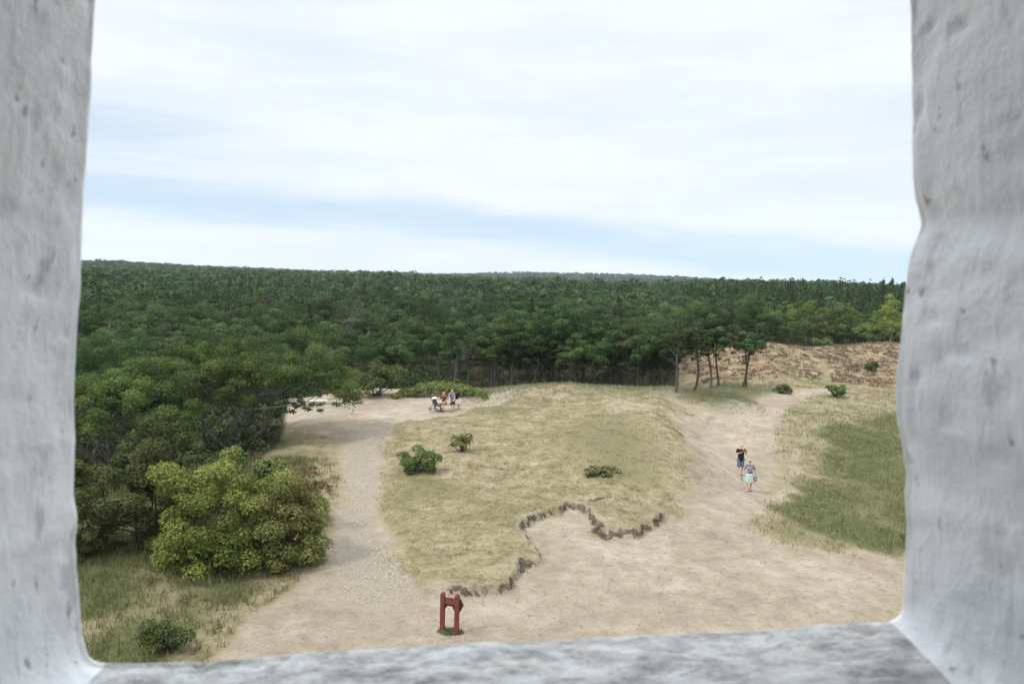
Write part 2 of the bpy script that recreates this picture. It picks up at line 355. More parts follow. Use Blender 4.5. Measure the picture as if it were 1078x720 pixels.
def foliage_material(name, dark, light, accent=None, per='object', trans=0.25, var=0.35):
    t = NT(name); ti = t.attr('tint')
    if per == 'object':
        oi = t.N.new('ShaderNodeObjectInfo'); rnd = oi.outputs['Random']
    else: rnd = t.attr('tree')
    c = t.mix(ti, dark, light)
    if accent is not None: c = t.mix(t.math('MULTIPLY', t.rng(t.math('FRACT', t.math('MULTIPLY', rnd, 7.3)), 0.6, 1.0), 0.7), c, accent)
    v = t.math('ADD', 1.0-var, t.math('MULTIPLY', t.math('FRACT', t.math('MULTIPLY', rnd, 13.7)), 2*var))
    g = t.N.new('ShaderNodeHueSaturation'); t.L.new(c, g.inputs['Color']); t.L.new(v, g.inputs['Value'])
    t.L.new(t.math('ADD', 0.485, t.math('MULTIPLY', rnd, 0.03)), g.inputs['Hue'])
    t.done(g.outputs[0], 0.8, None, 0.05)
    tr = t.N.new('ShaderNodeBsdfTranslucent'); t.L.new(g.outputs[0], tr.inputs[0])
    mx = t.N.new('ShaderNodeMixShader'); mx.inputs[0].default_value = trans
    t.L.new(t.b.outputs[0], mx.inputs[1]); t.L.new(tr.outputs[0], mx.inputs[2]); t.L.new(mx.outputs[0], t.out.inputs[0])
    return t.m
def bark_material(name, a, b):
    t = NT(name); n = t.noise(9, 5, 0.7, t.scaled(1, 1, 0.25))
    return t.done(t.ramp(n, [(0.3, a), (0.7, b)]), 0.9, t.bump(n, 0.03, 0.8), 0.15)
def cloth_material(name, col, rough=0.85, vary=0.25, scale=30):
    t = NT(name); n = t.noise(scale, 3)
    return t.done(t.mix(t.rng(n, 0.35, 0.65), tuple(c*(1-vary) for c in col), tuple(min(1, c*(1+vary)) for c in col)), rough, t.bump(n, 0.004, 0.5), 0.2)

M_GROUND = ground_material()
PINE_D, PINE_L = (0.017, 0.033, 0.013), (0.098, 0.150, 0.052)
M_PINE = foliage_material('pine_needles', PINE_D, PINE_L, (0.060, 0.070, 0.035))
M_PINE_FAR = foliage_material('forest_needles', (0.017, 0.032, 0.014), (0.094, 0.146, 0.052), (0.075, 0.088, 0.045), per='attr')
M_BIGPINE = foliage_material('mountain_pine_needles', (0.036, 0.052, 0.018), (0.155, 0.200, 0.062), None, var=0.08)
M_BROAD = foliage_material('broad_leaves', (0.036, 0.055, 0.018), (0.125, 0.160, 0.052), (0.14, 0.16, 0.06))
M_BRIGHT = foliage_material('bright_leaves', (0.064, 0.095, 0.020), (0.270, 0.310, 0.085), None, var=0.10, trans=0.35)
M_OLIVE = foliage_material('olive_leaves', (0.064, 0.078, 0.022), (0.245, 0.245, 0.090), None, var=0.06, trans=0.3)
M_DARKSH = foliage_material('dark_shrub_leaves', (0.028, 0.037, 0.013), (0.108, 0.124, 0.046), None, var=0.15)
M_TUFT = foliage_material('turf_leaves', (0.085, 0.095, 0.038), (0.23, 0.23, 0.11), None, var=0.05)
M_RED = foliage_material('reddish_leaves', (0.085, 0.060, 0.03), (0.21, 0.135, 0.075), None, var=0.08)
M_DEAD = foliage_material('dead_twigs', (0.050, 0.048, 0.040), (0.12, 0.115, 0.098), None, trans=0.05, var=0.2)
M_GRASSG = foliage_material('green_grass', (0.075, 0.088, 0.030), (0.23, 0.225, 0.105), None, per='attr', var=0.3)
M_GRASSD = foliage_material('dry_grass', (0.11, 0.094, 0.046), (0.30, 0.255, 0.155), None, per='attr', var=0.25)
M_MARRAM = foliage_material('marram_grass', (0.12, 0.13, 0.07), (0.32, 0.31, 0.19), None, per='attr', var=0.25)
M_HEATHER = foliage_material('heather_leaves', (0.11, 0.078, 0.053), (0.22, 0.155, 0.10), (0.18, 0.15, 0.12), per='attr', var=0.3)
M_COVER = foliage_material('leafy_cover', (0.06, 0.085, 0.022), (0.21, 0.235, 0.08), None, per='attr', var=0.2)
M_BARK = bark_material('pine_bark', (0.045, 0.038, 0.032), (0.135, 0.115, 0.095))
M_BARKG = bark_material('grey_bark', (0.08, 0.07, 0.06), (0.22, 0.20, 0.17))

# ------------------------------------------------------------------ ground
def build_ground():
    az = np.concatenate([np.radians(np.arange(-39, 39.01, 0.105)), np.radians(np.arange(43, 318, 5.0))])
    rings = [0.6, 1.5, 3, 5, 7.5, 10]
    r = 12.5
    while r < 128: rings.append(r); r *= 1.0045
    while r < 9000: rings.append(r); r *= 1.05
    rings = np.array(rings); na, nr = len(az), len(rings)
    A, Rr = np.meshgrid(az, rings); x = (Rr*np.sin(A)).ravel(); y = (Rr*np.cos(A)).ravel()
    h, M = terrain(x, y)
    # footprints and trampled unevenness in the loose sand
    loose = (1-np.maximum(M['dry'], M['green']))*(np.hypot(x, y) < 80)
    h = h + loose*0.022*np.sin(x*7.3+2*np.sin(y*3.1))*np.sin(y*8.1+2*np.sin(x*2.7))
    V = np.stack([x, y, h], 1); V = np.vstack([V, [0, 0, 0]])
    i = np.arange(nr-1)[:, None]*na; j = np.arange(na)[None, :]; j2 = (j+1) % na
    Q = np.stack([i+j, i+na+j, i+na+j2, i+j2], -1).reshape(-1, 4)
    # Q must be uniform: close the centre with slim quads
    c = len(V)-1; jj = np.arange(0, na-1, 2)
    cap = np.stack([np.full(len(jj), c), jj, jj+1, (jj+2) % na], -1)
    Q = np.vstack([Q, cap])[:, ::-1]
    at = {k: np.append(v, 0) for k, v in M.items()}
    o = mesh_arrays('ground', V, Q, M_GROUND, at, smooth=True)
    tag(o, kind='structure')
    return o
build_ground()
#SECTION2

# ------------------------------------------------------------------ foliage builders
def leaves(lobes, n, size, rs, droop=-0.25, jitter=0.17, quad=False, spread=0.38, aspect=1.0):
    """triangles (or diamonds) scattered over the shells of the lobes: (cx,cy,cz,r,rz)"""
    lobes = np.asarray(lobes, float); k = len(lobes); w = lobes[:, 3]**2; w = w/w.sum()
    idx = rs.choice(k, n, p=w); Lb = lobes[idx]
    d = rs.normal(size=(n, 3)); d /= np.linalg.norm(d, axis=1)[:, None]
    flip = (d[:, 2] < droop) & (rs.rand(n) < 0.8); d[flip, 2] *= -1
    rad = 1 - jitter*rs.rand(n)**0.7
    pos = Lb[:, :3] + d*rad[:, None]*np.stack([Lb[:, 3], Lb[:, 3], Lb[:, 4]], 1)
    nor = d + spread*rs.normal(size=(n, 3)); nor /= np.linalg.norm(nor, axis=1)[:, None]
    a = np.cross(nor, rs.normal(size=(n, 3))); a /= np.linalg.norm(a, axis=1)[:, None]; b = np.cross(nor, a)
    s = size*(0.6+0.8*rs.rand(n))[:, None]
    lt = rs.rand(k)[idx]; tint = np.clip(0.5*lt + 0.5*rs.rand(n), 0, 1)
    if quad:
        V = np.stack([pos-a*s*0.6*aspect, pos-b*s*0.36, pos+a*s*0.6*aspect, pos+b*s*0.36], 1).reshape(-1, 3); m = 4
    else:
        V = np.stack([pos-a*s*0.5*aspect-b*s*0.3, pos+a*s*0.5*aspect-b*s*0.3, pos+b*s*0.55], 1).reshape(-1, 3); m = 3
    return V, np.arange(n*m).reshape(-1, m), np.repeat(tint, m)
def dome_lobes(rs, n, c, rx, ry, rz, lr, flat=0.75, fill=0.35, low=-0.25):
    """lobe centres on an uneven dome, some inside"""
    out = []
    bumps = rs.rand(6)*6.28
    while len(out) < n:
        d = rs.normal(size=3); d /= np.linalg.norm(d)
        if d[2] < low: d[2] = -d[2]*0.5
        ang = math.atan2(d[1], d[0]); wob = 1 + 0.14*math.sin(2*ang+bumps[0]) + 0.10*math.sin(3*ang+bumps[1]) + 0.08*math.sin(5*ang+bumps[2])
        q = (1 - fill*rs.rand())*wob
        r = lr*(0.65+0.7*rs.rand())
        out.append((c[0]+d[0]*rx*q, c[1]+d[1]*ry*q, c[2]+d[2]*rz*q*(0.92+0.16*rs.rand()), r, r*flat))
    return out
def limb_parts(rs, base, top, r0, lobes, nl, r_l=0.28, bend=0.25):
    """trunk polyline from base to top and limbs to some lobes"""
    base = np.array(base, float); top = np.array(top, float); n = 7
    off = rs.normal(size=3)*bend; off[2] = 0; off2 = rs.normal(size=3)*bend*0.6; off2[2] = 0
    ts = np.linspace(0, 1, n); pts = [base*(1-t)+top*t + off*math.sin(t*3.14) + off2*math.sin(t*6.28) for t in ts]
    parts = [(pts, [r0*(1.25 if i == 0 else 1)*(1-0.72*t) for i, t in enumerate(ts)])]
    sel = rs.permutation(len(lobes))[:nl]
    for k in sel:
        L = np.array(lobes[k][:3]); L[2] -= 0.25; t = np.clip((L[2]-base[2])/(top[2]-base[2])*0.85 - 0.1*rs.rand(), 0.25, 0.95)
        s = base*(1-t)+top*t + off*math.sin(t*3.14)+off2*math.sin(t*6.28); m1 = s*0.6+L*0.4 + rs.normal(size=3)*0.12*np.linalg.norm(L-s)
        m2 = s*0.25+L*0.75+rs.normal(size=3)*0.10*np.linalg.norm(L-s)
        rr = r0*r_l*(0.7+0.6*rs.rand()); parts.append(([s, m1, m2, L], [rr, rr*0.75, rr*0.5, rr*0.2]))
    return parts
def make_tree(name, loc, crown, trunk, mat, bark, label, cat, group=None, rz=0.0, sides=5):
    root = tag(empty(name, loc, rz), label, cat, group)
    V, Fc, ti = crown; mesh_arrays('crown', V, Fc, mat, {'tint': ti}, root)
    V, Fc = tubes(trunk, sides); mesh_arrays('trunk', V, Fc, bark, None, root, smooth=True)
    return root
def copy_tree(o, loc, rz, s, label=None, group=None, cat=None):
    c = o.copy(); COL.objects.link(c); c.location = loc; c.rotation_euler = (0, 0, rz); c.scale = s
    if label: c['label'] = label
    if group: c['group'] = group
    if cat: c['category'] = cat
    for ch in o.children:
        d = ch.copy(); COL.objects.link(d); d.parent = c
    return c

def pine_shape(seed, H=7.0, rw=1.9, bare=0.5, nl=42, nleaf=5200, size=0.17, lr=0.55, lean=0.3):
    rs = np.random.RandomState(seed)
    cz = H*(bare+0.22*(1-bare)); rz = H*(1-bare)*0.80
    lx, ly = rs.normal(size=2)*lean
    lob = dome_lobes(rs, nl, (lx, ly, cz), rw, rw, rz, lr, 0.72, 0.5)
    # a few stray lower boughs
    for _ in range(4):
        a = rs.rand()*6.28; q = rw*(0.5+0.5*rs.rand()); lob.append((lx+q*math.cos(a), ly+q*math.sin(a), H*(bare-0.12*rs.rand()), lr*0.6, lr*0.35))
    crown = leaves(lob, nleaf, size, rs)
    tr = limb_parts(rs, (0, 0, -0.3), (lx, ly, H*0.84), 0.07+0.010*H, lob, 14)
    # dead stubs on the bare stem
    for _ in range(6):
        z = H*bare*(0.35+0.6*rs.rand()); a = rs.rand()*6.28; l = 0.4+0.7*rs.rand()
        tr.append(([(lx*z/H, ly*z/H, z), (lx*z/H+l*math.cos(a), ly*z/H+l*math.sin(a), z+0.15)], [0.03, 0.008]))
    return crown, tr
def dead_shape(seed, H=6.0, rw=1.7):
    rs = np.random.RandomState(seed)
    lob = dome_lobes(rs, 34, (0, 0, H*0.55), rw, rw, H*0.38, 0.5, 0.9, 0.6)
    crown = leaves(lob, 1500, 0.16, rs, aspect=2.2, jitter=0.8)
    tr = limb_parts(rs, (0, 0, -0.3), (0.2, 0, H*0.92), 0.16, lob, 34, 0.3)
    return crown, tr
def broad_shape(seed, H=6.0, rw=2.2, nleaf=5200):
    rs = np.random.RandomState(seed)
    lob = dome_lobes(rs, 46, (0, 0, H*0.52), rw, rw, H*0.42, 0.62, 0.85, 0.4, low=-0.6)
    return leaves(lob, nleaf, 0.17, rs, quad=True), limb_parts(rs, (0, 0, -0.3), (0, 0, H*0.8), 0.16, lob, 14)
def spruce_shape(seed, H=9.0):
    rs = np.random.RandomState(seed); lob = []
    for i in range(60):
        t = rs.rand()**0.8; z = H*(0.12+0.86*t); w = (1-t)*H*0.20+0.05; a = rs.rand()*6.28; q = w*(0.5+0.5*rs.rand())
        lob.append((q*math.cos(a), q*math.sin(a), z, 0.25+0.35*(1-t), 0.18+0.15*(1-t)))
    lob.append((0, 0, H, 0.12, 0.45))
    return leaves(lob, 4200, 0.17, rs), limb_parts(rs, (0, 0, -0.3), (0, 0, H), 0.16, lob, 10, 0.15, 0.03)

# ------------------------------------------------------------------ the forest
def in_forest(x, y):
    r = math.hypot(x, y); t = x/max(y, 1.0)
    if y < 20: return False
    if 0.205 < t < 0.25 and 75 < y < 81: return True
    if t > 0.205:
        edge = 115 + 3*math.sin(x*0.3)
        if t > 0.60: edge = 104
        return y > edge
    e = 72.5 + 1.6*math.sin(x*0.35+1)
    if t < -0.30: e = 60 + 2*math.sin(x*0.5)
    elif t < -0.12: e = 74 + 1.5*math.sin(x*0.5)
    if t > 0.12: e = 76 - (t-0.12)*30
    return y > e
rf = np.random.RandomState(11)
cells = []
SP = 4.4
for gy in np.arange(56, 330, SP):
    for gx in np.arange(-260, 260, SP):
        x = gx + rf.uniform(-0.42, 0.42)*SP; y = gy + rf.uniform(-0.42, 0.42)*SP
        if abs(x/y) > 0.80: continue
        if in_forest(x, y): cells.append((x, y))
cells.sort(key=lambda p: p[0]**2+p[1]**2)
HSC = 0.93
front = [c for c in cells if math.hypot(*c) < 87 and abs(c[0]/c[1]) < 0.72]
# kinds
FOREST = []
pines_needed = 296
protos = {'pine': [], 'edge': [], 'dead': [], 'broad': [], 'spruce': []}
def kind_for(x, y):
    t = x/y; r = math.hypot(x, y)
    n = math.sin(x*0.21+1.1*math.sin(y*0.17))*math.sin(y*0.19+1.3*math.sin(x*0.13)+1)
    u = rf.rand()
    if t > 0.215:
        if r > 190: return 'spruce' if u < 0.55 else 'broad' if u < 0.75 else 'pine'
        return 'broad' if n > -0.1 and u < 0.7 else ('spruce' if u > 0.93 else 'pine')
    if n > 0.42 and u < 0.5: return 'dead'
    if u < 0.05: return 'dead'
    if u > 0.965: return 'spruce'
    if u > 0.93: return 'broad'
    return 'pine'
LABELS = {
 'pine': ('round-crowned dark green pine in the dense forest behind the dune and heath', 'pine', 'pines standing in the dense forest'),
 'edge': ('tall pine with a bare lower stem along the forest edge behind the sandy dune', 'pine', 'tall bare-stemmed pines along the forest edge'),
 'dead': ('grey twiggy half-dead tree among the dark green pines of the forest', 'dead tree', 'grey twiggy trees among the forest pines'),
 'broad': ('lighter green leafy tree with a rounded crown among the forest pines', 'leafy tree', 'leafy trees among the forest pines'),
 'spruce': ('dark narrow pointed spruce rising among the rounder crowns of the forest', 'spruce', 'pointed spruces in the forest')}
NAMES = {'pine': 'pine_tree', 'edge': 'edge_pine', 'dead': 'dead_tree', 'broad': 'leafy_tree', 'spruce': 'spruce_tree'}
def new_proto(kind, i, loc, rz, s):
    if kind == 'pine': sh = pine_shape(100+i, 6.6, 2.6, 0.34, 30, 8000, 0.14, 0.85); mats = (M_PINE, M_BARK)
    elif kind == 'edge': sh = pine_shape(200+i, 7.2, 1.85, 0.54, 30, 6500, 0.13, 0.58, 0.5); mats = (M_PINE, M_BARK)
    elif kind == 'dead': sh = dead_shape(300+i); mats = (M_DEAD, M_BARKG)
    elif kind == 'broad': sh = broad_shape(400+i); mats = (M_BROAD, M_BARKG)
    else: sh = spruce_shape(500+i); mats = (M_PINE, M_BARK)
    l, c, g = LABELS[kind]
    o = make_tree(NAMES[kind], loc, sh[0], sh[1], mats[0], mats[1], l, c, g, rz); o.scale = s
    return o
NPROTO = {'pine': 7, 'edge': 6, 'dead': 4, 'broad': 5, 'spruce': 3}
counts = {k: 0 for k in protos}
def plant(kind, x, y):
    z = ground_z(x, y); s = HSC*rf.uniform(0.74, 1.22)*(1+0.14*math.sin(x*0.11+1)*math.sin(y*0.09)); w = s*rf.uniform(0.92, 1.12); rz = rf.uniform(0, 6.28)
    if y > 100 and x/y > 0.215: s *= 1.0; w *= 1.05
    i = counts[kind]; counts[kind] += 1
    if i < NPROTO[kind]: o = new_proto(kind, i, (x, y, z), rz, (w, w, s)); protos[kind].append(o)
    else: o = copy_tree(protos[kind][rf.randint(len(protos[kind]))], (x, y, z), rz, (w, w, s))
    if kind == 'edge': EDGE.append((x/y, o))
EDGE = []
rest = []
for x, y in cells:
    r = math.hypot(x, y); t = x/y
    k = kind_for(x, y)
    lim = abs(t) < 0.70
    if lim and r < 86 and -0.16 < t < 0.26 and k in ('pine', 'broad', 'spruce'): k = 'edge'
    if lim and counts['pine'] < pines_needed and counts[k] < 290: plant(k, x, y)
    else: rest.append((x, y, k))
for i in range(24):
    t_ = -0.03+0.235*(i+rf.uniform(0.15, 0.85))/24; y_ = 73.8+rf.uniform(0, 3.5)+(1.5 if t_ > .12 else 0); plant('edge', t_*y_, y_)
ORD = 'first second third fourth fifth sixth seventh eighth ninth tenth eleventh twelfth thirteenth fourteenth fifteenth sixteenth seventeenth eighteenth nineteenth twentieth twenty-first twenty-second twenty-third twenty-fourth twenty-fifth twenty-sixth twenty-seventh twenty-eighth twenty-ninth thirtieth thirty-first thirty-second thirty-third thirty-fourth thirty-fifth thirty-sixth thirty-seventh thirty-eighth thirty-ninth fortieth forty-first forty-second forty-third forty-fourth forty-fifth forty-sixth forty-seventh forty-eighth'.split()
EDGE.sort(key=lambda e: e[0])
for i, (_, o) in enumerate(EDGE):
    if i < 48: o['label'] = 'bare-stemmed pine along the forest edge behind the dune, ' + ORD[i] + ' from the left'
#MORE
# more, thinner stems right at the front edge, where the trunks show
# the rest of the wood, out to the skyline
def far_pine(seed, nl, nf, size): 
    rs = np.random.RandomState(seed); lob = dome_lobes(rs, nl, (0, 0, 3.0), 2.2, 2.2, 3.3, 0.95 if nl > 8 else 1.4, 0.8, 0.4, low=-0.7)
    return leaves(lob, nf, size, rs)
def far_spruce(seed, nf, size):
    rs = np.random.RandomState(seed); lob = [((1-t)*0.9*math.cos(a), (1-t)*0.9*math.sin(a), 0.8+t*5.8, 0.42+0.8*(1-t), 0.8) for t, a in zip(np.linspace(0, 1, 26)**0.9, rs.rand(26)*6.28)]
    return leaves(lob, nf, size, rs)
TP = {0: {'pine': [far_pine(600+i, 20, 1000, 0.34) for i in range(5)], 'spruce': [far_spruce(640+i, 900, 0.32) for i in range(2)]},
      1: {'pine': [far_pine(610+i, 10, 210, 0.72) for i in range(5)], 'spruce': [far_spruce(650+i, 260, 0.55) for i in range(2)]},
      2: {'pine': [far_pine(620+i, 5, 60, 1.4) for i in range(5)], 'spruce': [far_spruce(660+i, 70, 1.1) for i in range(2)]}}
pool = {}
def add_far(lod, kind, x, y, s):
    kk = 'spruce' if kind == 'spruce' else 'pine'
    pool.setdefault((lod, kk, rf.randint(len(TP[lod][kk]))), []).append((x, y, s, rf.rand(), {'dead': 0.2}.get(kind, 1)))
for x, y, k in rest: add_far(0 if math.hypot(x, y) < 215 else 1, k, x, y, HSC*rf.uniform(0.70, 1.28)*(1+0.16*math.sin(x*0.07+1)*math.sin(y*0.05))*(1.05 if k == 'spruce' else 1))
def ring_fill(r0, r1, sp, lod, s0):
    for gy in np.arange(r0*0.6, r1, sp):
        hw = gy*0.80
        for gx in np.arange(-hw, hw, sp):
            x = gx+rf.uniform(-0.45, 0.45)*sp; y = gy+rf.uniform(-0.45, 0.45)*sp; r = math.hypot(x, y)
            if r0 <= r < r1 and y > 0 and y >= (328 if r0 < 420 else 0):
                k = 'spruce' if rf.rand() < (0.5 if x/y > 0.3 else 0.07) else 'pine'
                add_far(lod, k, x, y, s0*rf.uniform(0.72, 1.25)*(1.2 if rf.rand() < 0.03 else 1)*(1+0.15*math.sin(x*0.03+1)*math.sin(y*0.025)))
ring_fill(328, 620, 6.0, 1, 1.2)
ring_fill(620, 1300, 10.0, 2, 1.35)
ring_fill(1300, 3000, 19.0, 2, 2.0)
VV, TT, RR = [], [], []
for (lod, kk, i), L in pool.items():
    V, Fc, ti = TP[lod][kk][i]; a = np.array(L); n = len(a)
    ang = rf.rand(n)*6.28; ca, sa = np.cos(ang), np.sin(ang)
    s = a[:, 2]; ws = s*(0.95+0.3*rf.rand(n)); z = H0(a[:, 0], a[:, 1])
    hs = np.where(lod == 2, 1.15*s/np.mean(s), s)
    X = (V[None, :, 0]*ca[:, None]-V[None, :, 1]*sa[:, None])*ws[:, None]+a[:, 0, None]
    Y = (V[None, :, 0]*sa[:, None]+V[None, :, 1]*ca[:, None])*ws[:, None]+a[:, 1, None]
    Z = V[None, :, 2]*hs[:, None]+z[:, None]
    VV.append(np.stack([X, Y, Z], -1).reshape(-1, 3)); TT.append(np.tile(ti, n)); RR.append(np.repeat(a[:, 3], len(V)))
VV = np.concatenate(VV); print('far forest tris', len(VV)//3, 'trees', counts)
o = mesh_arrays('forest', VV, np.arange(len(VV)).reshape(-1, 3), M_PINE_FAR, {'tint': np.concatenate(TT), 'tree': np.concatenate(RR)})
tag(o, 'dense dark green forest stretching away to the skyline', 'forest', kind='stuff')
del VV, TT, RR

# ------------------------------------------------------------------ single trees and bushes
def shrub(name, label, cat, c, rad, mat, n, size, seed, nl=30, lr=0.5, quad=True, bark=None, trunk_r=0.05, part='foliage', group=None, extra=None, low=-0.3, flat=0.85):
    """a bush: foliage and stems under one empty on the ground"""
    rs = np.random.RandomState(seed); x, y = c; z = ground_z(x, y)
    lob = dome_lobes(rs, nl, (0, 0, rad[2]*0.36), rad[0], rad[1], rad[2]*0.60, lr, flat, 0.45, low)
    if extra: lob += extra
    root = tag(empty(name, (x, y, z)), label, cat, group)
    V, Fc, ti = leaves(lob, n, size, rs, quad=quad, jitter=0.4)
    mesh_arrays(part, V, Fc, mat, {'tint': ti}, root)
    parts = []
    for k in range(min(12, len(lob))):
        L = np.array(lob[k][:3]); s = rs.normal(size=3)*0.12*rad[0]; s[2] = -0.1
        parts.append(([s, (s+L)/2+rs.normal(size=3)*0.08*rad[0], L], [trunk_r, trunk_r*0.7, trunk_r*0.25]))
    V, Fc = tubes(parts, 5); mesh_arrays('stems', V, Fc, bark or M_BARK, None, root, smooth=True)
    return root

def big_pine(name, label, x, y, zc, rx, ry, rz, seed, mat, nl, nleaf, extra_parts=None, extra_lobes=None, lean=(0, 0)):
    rs = np.random.RandomState(seed); z0 = ground_z(x, y)
    lob = dome_lobes(rs, nl, (lean[0], lean[1], zc-z0), rx, ry, rz, 0.68, 0.85, 0.45, low=-0.42)
    lob2 = lob + (extra_lobes or [])
    V, Fc, ti = leaves(lob, nleaf, 0.115, rs, jitter=0.5, spread=0.6, aspect=0.6)
    if extra_lobes:
        V2, F2, t2 = leaves(extra_lobes, 5000, 0.09, rs, jitter=0.9); Fc = np.vstack([Fc, F2+len(V)]); V = np.vstack([V, V2]); ti = np.append(ti, t2)
    root = tag(empty(name, (x, y, z0)), label, 'pine')
    mesh_arrays('crown', V, Fc, mat, {'tint': ti}, root)
    parts = []
    for q in range(4):
        a = q*1.6+rs.rand(); rr = 0.16-0.02*q
        p0 = np.array([0.25*math.cos(a), 0.25*math.sin(a), -0.2]); p3 = np.array([lean[0]+rx*0.55*math.cos(a), lean[1]+ry*0.55*math.sin(a), zc-z0+0.2])
        p1 = p0*0.7+p3*0.3+np.array([0, 0, -0.1])+rs.normal(size=3)*0.35; p2 = p0*0.3+p3*0.7+rs.normal(size=3)*0.4
        parts.append(([p0, p1, p2, p3], [rr, rr*0.8, rr*0.6, rr*0.3]))
        for _ in range(11):
            L = np.array(lob[rs.randint(len(lob))][:3]); s = p1 if rs.rand() < 0.4 else p2
            m1 = s*0.55+L*0.45+rs.normal(size=3)*0.35; parts.append(([s, m1, L], [rr*0.38, rr*0.26, 0.015]))
    if extra_parts: parts += extra_parts
    V, Fc = tubes(parts, 6); mesh_arrays('trunk', V, Fc, M_BARKG, None, root, smooth=True)
    return root

# spreading pine with the long low branch, and its darker neighbours at the left
bx, by = P(238, 487); by = 47.5; bx = -17.0; bz = ground_z(bx, by)
arm = []; lobes_arm = []
rs_ = np.random.RandomState(5)
p_end = at_depth(338, 424, 46.5) - np.array([bx, by, bz]); p_s = np.array([1.2, -0.6, 2.3])
prev = p_s
for k in range(9):
    f = (k+1)/9; q = p_s*(1-f)+p_end*f + np.array([0, rs_.normal()*0.2, 0.22*math.sin(f*3.1)+rs_.normal()*0.06])
    arm.append(([prev, q], [0.075*(1-f)+0.02, 0.075*(1-f)+0.012]))
    for _ in range(4):
        tw = q + rs_.normal(size=3)*np.array([0.5, 0.5, 0.32]); arm.append(([q, tw], [0.022, 0.008]))
        lobes_arm.append((tw[0], tw[1], tw[2], 0.30, 0.16))
    prev = q
big_pine('mountain_pine', 'large spreading mountain pine with a long low twiggy branch reaching over the sandy path', bx, by, 4.35, 6.7, 4.6, 2.8, 21, M_BIGPINE, 210, 130000, arm, lobes_arm, lean=(0.5, 0.5))
big_pine('mountain_pine', 'low bright green mountain pine beside the window frame, left of the largest spreading pine', -23.0, 44.0, 3.3, 5.2, 3.8, 2.9, 22, M_BIGPINE, 130, 90000)
big_pine('mountain_pine', 'dark mountain pine rising behind the two spreading pines at the far left', -27.5, 53.0, 3.6, 5.6, 4.2, 3.4, 23, M_PINE, 110, 50000)

def gp(px, py): return P(px, py)
shrub('bush', 'bright yellow-green leafy bush, the largest in front of the spreading pine', 'bush', (-11.2, 29.6), (2.5, 1.8, 4.1), M_BRIGHT, 36000, 0.10, 31, 74, 0.55, low=-0.8,
      extra=[(0.3, 0.5, 4.0, 0.45, 0.5), (0.55, 0.4, 4.25, 0.3, 0.35), (-1.2, 0, 3.0, .6, .5)]+[(1.9*math.cos(a), 1.4*math.sin(a)-0.2, 0.5+0.3*math.sin(a*5), 0.6, 0.55) for a in np.linspace(0, 6.2, 13)])
shrub('bush', 'olive-tinged leafy bush touching the right side of the bright yellow-green bush', 'bush', (-8.5, 30.0), (1.5, 1.4, 3.5), M_OLIVE, 26000, 0.09, 32, 50, 0.48, low=-0.8, extra=[(1.1*math.cos(a)*(0.5+0.5*math.sin(a*3)**2), 0.9*math.sin(a)-0.3, 0.45+0.25*math.sin(a*5), 0.5, 0.5) for a in np.linspace(0, 6.2, 13)])
shrub('bush', 'reddish-brown sparse bush behind the olive-tinged bush', 'bush', (-9.2, 33.6), (1.2, 1.1, 2.7), M_RED, 1700, 0.12, 33, 22, 0.42)
shrub('bush', 'dark green bush between the left window edge and the bright yellow-green bush', 'bush', (-14.8, 32.0), (2.4, 1.9, 4.4), M_DARKSH, 30000, 0.10, 34, 58, 0.55, low=-0.8)
shrub('bush', 'dark green bush low against the left window edge', 'bush', (-17.2, 30.0), (2.3, 1.9, 4.2), M_DARKSH, 26000, 0.10, 35, 52, 0.5, low=-0.8)
shrub('bush', 'dark bush in shade below the largest spreading pine', 'bush', (-16.5, 38.0), (4.0, 1.8, 3.0), M_DARKSH, 15000, 0.13, 36, 40, 0.55)
shrub('bush', 'mid green bush filling the gap above the bright bush', 'bush', (-10.9, 35.6), (1.6, 1.3, 2.5), M_BROAD, 6000, 0.13, 37, 30, 0.5)
x_, y_ = gp(172, 690); shrub('bush', 'small round dark green bush in the grass near the bottom left of the window', 'bush', (x_, y_+0.3), (0.85, 0.6, 0.85), M_DARKSH, 3600, 0.07, 38, 26, 0.24)
x_, y_ = gp(440, 503); shrub('bush', 'wide low green bush on the dry grass mound near the gravel path', 'bush', (x_, y_), (1.25, 0.8, 1.15), M_BROAD, 7000, 0.08, 39, 40, 0.30, low=-0.8)
x_, y_ = gp(486, 481); shrub('bush', 'small upright olive green bush on the mound beside the wide low bush', 'bush', (x_, y_), (0.5, 0.5, 1.2), M_OLIVE, 1500, 0.09, 40, 18, 0.24)
x_, y_ = gp(632, 505); shrub('bush', 'low spreading tuft in the middle of the mound above the broken turf edge', 'bush', (x_, y_), (1.1, 0.8, 0.35), M_TUFT, 3000, 0.08, 41, 30, 0.16, low=-0.8)
x_, y_ = gp(880, 418); shrub('bush', 'small dark round bush beside the bend of the sandy path', 'bush', (x_, y_), (0.75, 0.6, 1.25), M_BROAD, 1900, 0.13, 42, 20, 0.3)
x_, y_ = gp(822, 414); shrub('bush', 'low flat green bush where the sandy path meets the heath', 'bush', (x_, y_), (1.1, 0.6, 0.7), M_BROAD, 1300, 0.14, 43, 16, 0.3)
x_, y_ = gp(392, 421); shrub('bush', 'rounded green bush at the forest edge just behind the bench on the sand', 'bush', (x_, y_+2.0), (2.4, 1.6, 2.6), M_BROAD, 6500, 0.15, 44, 40, 0.6)
x_, y_ = gp(352, 421); shrub('bush', 'grey-green bush behind the bench beside the low pine branch', 'bush', (x_, y_+1.5), (1.3, 1.0, 1.5), M_OLIVE, 2000, 0.13, 45, 22, 0.4)
x_, y_ = (48.0, 98.0); shrub('bush', 'small green bush on the crest of the right heath hill', 'bush', (46.0-6, 101), (1.2, 1.0, 1.6), M_BROAD, 1300, 0.18, 46, 18, 0.4)
